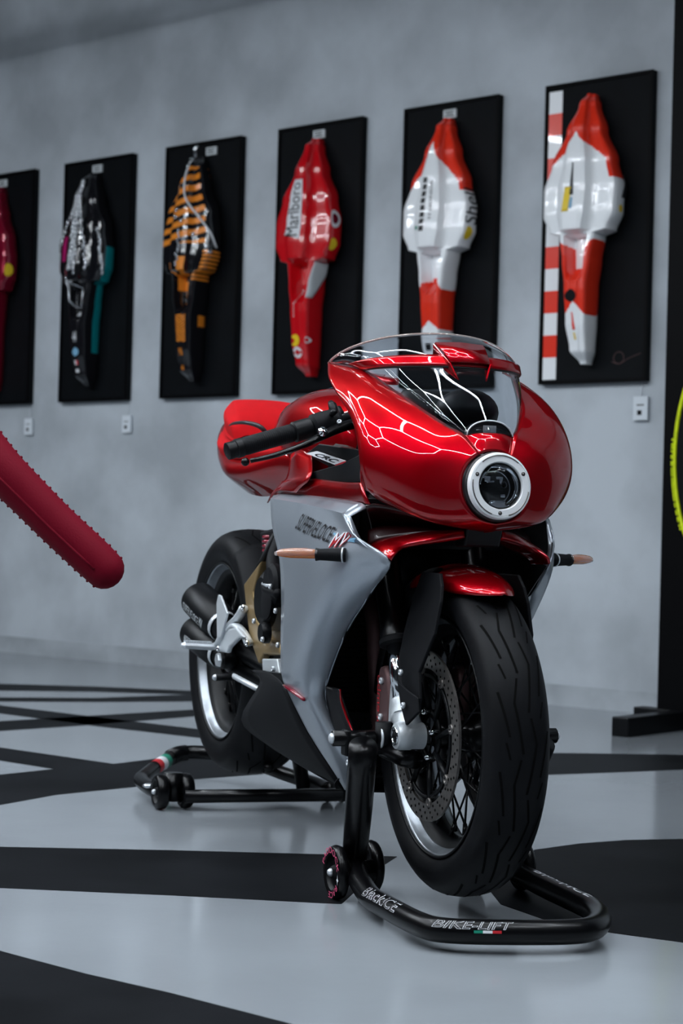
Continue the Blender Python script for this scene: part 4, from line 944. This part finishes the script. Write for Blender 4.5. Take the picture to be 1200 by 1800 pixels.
# ---- handlebars
for s in (-1, 1):
    hb_ = empty('handlebar', (0, 0, 0), 0, bike); m1 = lambda p: V(p[0], -s*p[1]-(.012 if s > 0 else 0), p[2])
    ra, rb = Q(612, 733, -.12), Q(397, 794, -.383); d = rb-ra; Pt = lambda k: m1(ra+d*k)
    mk('bar_tube', *tube([m1(ra+V(-.0, .02, 0)), Pt(.3)], .012, 14), 'gloss', hb_)
    mk('switch_housing', *tube([Pt(.07), Pt(.10), Pt(.20), Pt(.29), Pt(.31)], [.018, .0245, .0265, .0255, .019], 20), 'matt', hb_, auto=30)
    mk('throttle_collar', *tube([Pt(.31), Pt(.32), Pt(.45), Pt(.46)], [.018, .0215, .0215, .018], 20), 'black', hb_, auto=30)
    mk('grip', *tube([Pt(.46), Pt(.47), Pt(.86), Pt(.87)], [.0165, .0180, .0180, .0165], 20), 'rubber', hb_, auto=30)
    rbm = MB()
    for i in range(24): k = .485+.0155*i; rbm.add(*lathe([(.0178, -.0012), (.0188, -.0006), (.0188, .0006), (.0178, .0012)], Pt(k), d*V(1, -s, 1), 16))
    tag(rbm.out('grip_ribs', 'rubber', hb_), kind='stuff')
    mk('bar_end', *tube([Pt(.87), Pt(.875), Pt(.92), Pt(.925), Pt(.99), Pt(1.)], [.014, .0195, .0195, .0175, .0175, .012], 20), 'black', hb_, auto=30)
    lv_ = [Q(620, 745, -.115), Q(597, 752, -.150), Q(567, 766, -.195), Q(530, 784, -.245), Q(480, 801, -.305), Q(440, 810, -.350)]
    mk('lever', *tube([m1(p) for p in lv_], [.014, .013, .0105, .0080, .0068, .0055], 12, sm=4, flat=.8), 'gloss', hb_)
    mk('lever_ball', *sphere(m1(Q(431, 812, -.358)), .0085, 14), 'gloss', hb_)
    mk('lever_pivot', *lathe([(0, .011), (.008, .011), (.010, .008), (.010, 0)], m1(Q(566, 762, -.20)), (.6, 0, .8), 18), 'chrome', hb_)
    mk('master_cylinder', *tube([m1(Q(600, 742, -.135)), m1(Q(618, 735, -.105))], [.015, .015], 14), 'black', hb_)
    mk('fluid_reservoir', *tube([m1(Q(590, 736, -.145)), m1(Q(584, 712, -.15)), m1(Q(581, 708, -.15))], [.010, .009, .006], 12), 'black', hb_)
    mk('fluid_reservoir', *tube([m1(Q(598, 735, -.13)), m1(Q(592, 716, -.135))], [.013, .008], 12), 'black', hb_)
    bolt(m1(Q(596, 742, -.155)), (.8, -.2, .4), .005, .004, 'alu', hb_)
    mk('switch_button', *cyl(m1(Q(583, 728, -.165)), m1(Q(584, 729, -.165))+V(.015, 0, .006), .006, n=12), 'black', hb_)
    mk('brake_hose', *tube([m1(p) for p in (Q(618, 735, -.105), Q(632, 745, -.10), Q(632, 780, -.10), Q(620, 810, -.09))], .005, 8, sm=4), 'rubber', hb_)

# ================================================================== PADDOCK STANDS
def roller(parent, c, ax, R, w_, red=False):
    g = empty('roller', (0, 0, 0), 0, parent); ax = np.asarray(ax, float); ax /= np.linalg.norm(ax)
    mk('roller_tyre', *lathe([(R*.66, -w_*.42), (R*.82, -w_*.5), (R*.95, -w_*.32), (R, 0), (R*.95, w_*.32), (R*.82, w_*.5), (R*.66, w_*.42)], c, ax, 40), 'gloss', g)
    mk('roller_hub', *lathe([(R*.68, -w_*.40), (R*.60, -w_*.15), (R*.30, -w_*.05), (R*.22, -w_*.45), (0, -w_*.45)], c, ax, 32), 'black', g); mk('roller_hub', *lathe([(R*.68, w_*.40), (R*.60, w_*.15), (R*.30, w_*.05), (R*.22, w_*.45), (0, w_*.45)], c, ax, 32), 'black', g)
    for k in (-1, 1): mk('axle_bolt', *lathe([(0, .007), (R*.09, .006), (R*.15, .002), (R*.16, -.004), (0, -.004)], c+ax*k*w_*.5, ax*k, 16), 'alu', g)
    return g
fs_ = empty('paddock_stand', tuple(OB), YAW); tag(fs_, 'black tubular paddock stand with white lettering holding up the front wheel', 'paddock stand')
rf = lambda px, py, z: QZ(px, py, z)
# frame hoop on the floor (tube radius 21 mm)
TR_ = .0215; zt = .036
rl = Q(592, 1533, -.300); rl2 = Q(652, 1523, -.232)
cw_ = [V(-.168, -.142, .062), V(-.10, -.158, .048), rf(650, 1576, zt), rf(672, 1590, zt), rf(738, 1625, zt), rf(790, 1636, zt), rf(900, 1639, zt), rf(1000, 1638, zt), rf(1040, 1632, zt), rf(1053, 1618, zt), rf(1045, 1602, zt), rf(1020, 1588, zt), rf(960, 1560, zt), rf(915, 1536, zt+.004), V(-.178, .170, .060)]
hoop = mk('hoop_tube', *tube(cw_, TR_, 20, sm=5), 'gloss', fs_)
up0, up1 = cw_[0], Q(638, 1312, -.205)
mk('upright', *tube([up0+V(0, 0, -.02), up0+V(0, 0, .02), (up0+up1)/2, up1], [.024, .0245, .0265, .0265], 20, sm=3), 'gloss', fs_)
ur0 = cw_[-1]; ur1 = V(up1[0], .158, up1[2]); mk('upright', *tube([ur0+V(0, 0, -.02), ur0+V(0, 0, .02), (ur0+ur1)/2, ur1], [.024, .0245, .0265, .0265], 20, sm=3), 'gloss', fs_)
for s in (-1, 1):
    zz = .322; xx = -.061
    mk('lift_peg', *tube([V(xx, s*.232, zz), V(xx, s*.150, zz)], .0150, 20), 'gloss', fs_); mk('peg_bolt', *sphere(V(xx, s*.234, zz), .0105, 14, (1, .6, 1)), 'alu', fs_)
    mk('bracket_plate', *box(V(xx, -.205 if s < 0 else .165, zz-.008), (.03, .012, .05)), 'black', fs_, bevel=.004)
    mk('fork_pad', *tube([V(xx+.0, s*.128, zz-.03), V(xx, s*.128, zz+.03)], .018, 16), 'rubber', fs_); mk('lift_arm', *tube([V(xx, s*.13, zz-.02), V(-.03, s*.10, zz-.035), V(0, s*.085, zz-.036)], .017, 14), 'gloss', fs_)
    mk('peg_washer', *lathe([(.016, 0), (.023, 0), (.023, .003), (.016, .003)], V(xx, s*.140, zz), (0, 1, 0), 24), 'alu', fs_)
Rr = .0525
c1 = QZ(592, 1533, Rr); c2 = QZ(652, 1523, Rr); roller(fs_, c1, (0, 1, 0), Rr, .026); roller(fs_, c2, (0, 1, 0), Rr, .026)
rr0 = QX(937, 1500, c1[0]); c4 = V(-.16, .212, Rr); c3 = V(-.20, .125, Rr); roller(fs_, c3, (0, 1, 0), Rr, .026); roller(fs_, c4, (0, 1, 0), Rr, .026)
mk('roller_axle', *cyl(c1, c2, .009, n=12), 'gloss', fs_); mk('roller_axle', *cyl(c3, c4, .009, n=12), 'gloss', fs_)
mk('axle_boss', *tube([V(c1[0], c1[1]+.014, Rr), V(c1[0], c2[1]-.014, Rr)], .023, 16), 'gloss', fs_); mk('axle_boss', *tube([V(c1[0], c3[1]+.014, Rr), V(c1[0], c4[1]-.014, Rr)], .023, 16), 'gloss', fs_)
# ring lettering on the outer roller
def ringtext(c, R_, h, a0, a1, string, m):
    text('roller_lettering', string, lambda u, v: c+V((R_+h*(v-.5))*cos(a0+(a1-a0)*u), -.0138, (R_+h*(v-.5))*sin(a0+(a1-a0)*u)), m, fs_)

ringtext(c1, Rr*.82, .012, radians(165), radians(10), 'PADDOCK', 'pink'); ringtext(c1, Rr*.82, .012, radians(-30), radians(-100), 'RACE', 'pink')
mk('roller_star', [tuple(c1+V(Rr*.80+.006*cos(a)*(1 if i % 2 == 0 else .35), -.0139, -.008+.011*sin(a)*(1 if i % 2 == 0 else .35))) for i, a in enumerate(np.linspace(0, 2*pi, 8, endpoint=False))], [tuple(range(8))], 'white', fs_, smooth=False)
# lettering on the hoop: map along the tube, rolled around its upper outer side
HC_ = cr(np.array(cw_), 5); HS = np.r_[0, np.cumsum(np.linalg.norm(np.diff(HC_, axis=0), axis=1))]
def near(px, py):
    best = min(range(len(HC_)), key=lambda i: (lambda a: (a[0]-px)**2+(a[1]-py)**2)(pj(HC_[i]))); return HS[best]
def pj(b):
    P = OB+FW*b[0]+LF*b[1]+V(0, 0, b[2])-CAM; w_ = P@_F; return 600+F_PX*(P@_R)/w_, 900-F_PX*(P@_U)/w_
def hoop_text(name, string, s0, s1, a0, a1, m, lift=.0006, **k):
    uv, fs, asp = glyphs(string, dense=1, **k); vs = []
    for u, v in uv:
        s_ = s0+(s1-s0)*u; p = V(*[np.interp(s_, HS, HC_[:, i]) for i in range(3)]); q = V(*[np.interp(s_+.004, HS, HC_[:, i]) for i in range(3)]); t = (q-p)/np.linalg.norm(q-p)
        o_ = np.cross(t, V(0, 0, 1)); o_ /= np.linalg.norm(o_); o_ = o_ if (OB+FW*o_[0]+LF*o_[1]-OB)[1] < 0 else -o_
        a = radians(a0+(a1-a0)*v); vs.append(p+(o_*cos(a)+V(0, 0, 1)*sin(a))*(TR_+lift))
    return mk(name, vs, fs, m, hoop, smooth=False)
s0, s1 = near(652, 1581), near(712, 1612)
hoop_text('stand_lettering', 'BlackICE', s0, s1, 20, 82, 'white', off=.02); hoop_text('stand_lettering', 'BlackICE', s0+.001, s1-.001, 22, 80, 'ink', .0012, off=-.012)
s0, s1 = near(768, 1630), near(890, 1639)
hoop_text('stand_lettering', 'BIKE-LIFT', s0, s1, 22, 62, 'white', off=.02, shear=.35); hoop_text('stand_lettering', 'BIKE-LIFT', s0+.0015, s1-.0015, 24, 60, 'ink', .0012, off=-.012, shear=.35)
def hoop_patch(s0, s1, a0, a1, m, lift=.0008):
    G = []
    for i in range(5):
        s_ = s0+(s1-s0)*i/4; p = V(*[np.interp(s_, HS, HC_[:, j]) for j in range(3)]); q = V(*[np.interp(s_+.004, HS, HC_[:, j]) for j in range(3)]); t = (q-p)/np.linalg.norm(q-p)
        o_ = np.cross(t, V(0, 0, 1)); o_ /= np.linalg.norm(o_); o_ = o_ if (FW*o_[0]+LF*o_[1])[1] < 0 else -o_
        G.append([p+(o_*cos(radians(a))+V(0, 0, 1)*sin(radians(a)))*(TR_+lift) for a in np.linspace(a0, a1, 4)])
    mk('flag_sticker', *grid(G), m, hoop)
sa, sb = near(820, 1637), near(885, 1639)
for i, m_ in enumerate(('green', 'white', 'redlogo')): hoop_patch(sa+(sb-sa)*i/3, sa+(sb-sa)*(i+1)/3, 6, 18, m_)
s0, s1 = near(1035, 1598), near(940, 1549)
hoop_text('stand_lettering', 'BlackICE', s1, s0, 120, 75, 'white', off=-.005)

rs = empty('paddock_stand', tuple(OB+FW*-WB), YAW); tag(rs, 'black tubular paddock stand with flag sticker lifting the rear wheel', 'paddock stand')
rz = lambda px, py, z: QZ(px, py, z)+V(WB, 0, 0)
h_ = [rz(302, 1392, .04), rz(270, 1388, .04), rz(248, 1372, .04), rz(254, 1364, .045), rz(280, 1344, .06), rz(312, 1326, .075), rz(345, 1322, .08), rz(400, 1328, .08), rz(450, 1342, .07), rz(505, 1362, .05), rz(560, 1380, .045), rz(580, 1388, .045)]
mk('hoop_tube', *tube(h_, .0190, 16, sm=4), 'gloss', rs)
mk('corner_sleeve', *tube([rz(300, 1331, .071), rz(314, 1325, .076), rz(328, 1323, .079)], .0225, 16), 'gloss', rs)
mk('cross_tube', *tube([rz(325, 1400, .036), rz(600, 1397, .036)], .017, 16), 'gloss', rs)
for px, py in ((281, 1401), (325, 1399)):
    c = rz(px, py+22, 0); roller(rs, V(c[0], c[1], .045), (0, 1, 0), .045, .032)
c = rz(303, 1421, 0); mk('socket_tube', *tube([V(c[0], c[1], .02), V(c[0], c[1], .090)], [.024, .024], 20), 'gloss', rs)
mk('roller_axle', *cyl(rz(281, 1423, 0)+V(0, 0, .045), rz(325, 1421, 0)+V(0, 0, .045), .008, n=10), 'gloss', rs)
for px in (575, 600):
    c = rz(px, 1410, 0); roller(rs, V(c[0], c[1], .033), (0, 1, 0), .033, .022)
u0 = rz(533, 1385, .04); mk('upright', *tube([u0, V(.02, u0[1]*.8, .20), V(.0, .13, .34)], .019, 14, sm=2), 'gloss', rs)
mk('pin_arm', *tube([V(.0, .14, .34), V(0, .12, ZR-.0)], .017, 14), 'gloss', rs)
mk('hook', *tube([rz(470, 1345, .07), rz(472, 1350, .12)], .012, 10), 'gloss', rs)
pa, pb = rz(271, 1350, .056), rz(292, 1337, .066); d = (pb-pa)
for i, m_ in enumerate(('redlogo', 'white', 'green')):
    a = pa+d*i/3; b_ = pa+d*(i+1)/3; mk('flag_sticker', *tube([a, b_], .0196, 16, caps=False), m_, rs)
mk('foil_patch', *sphere(rz(262, 1381, .052), .014, 10, (1, 1.3, .5)), 'glitter', rs)
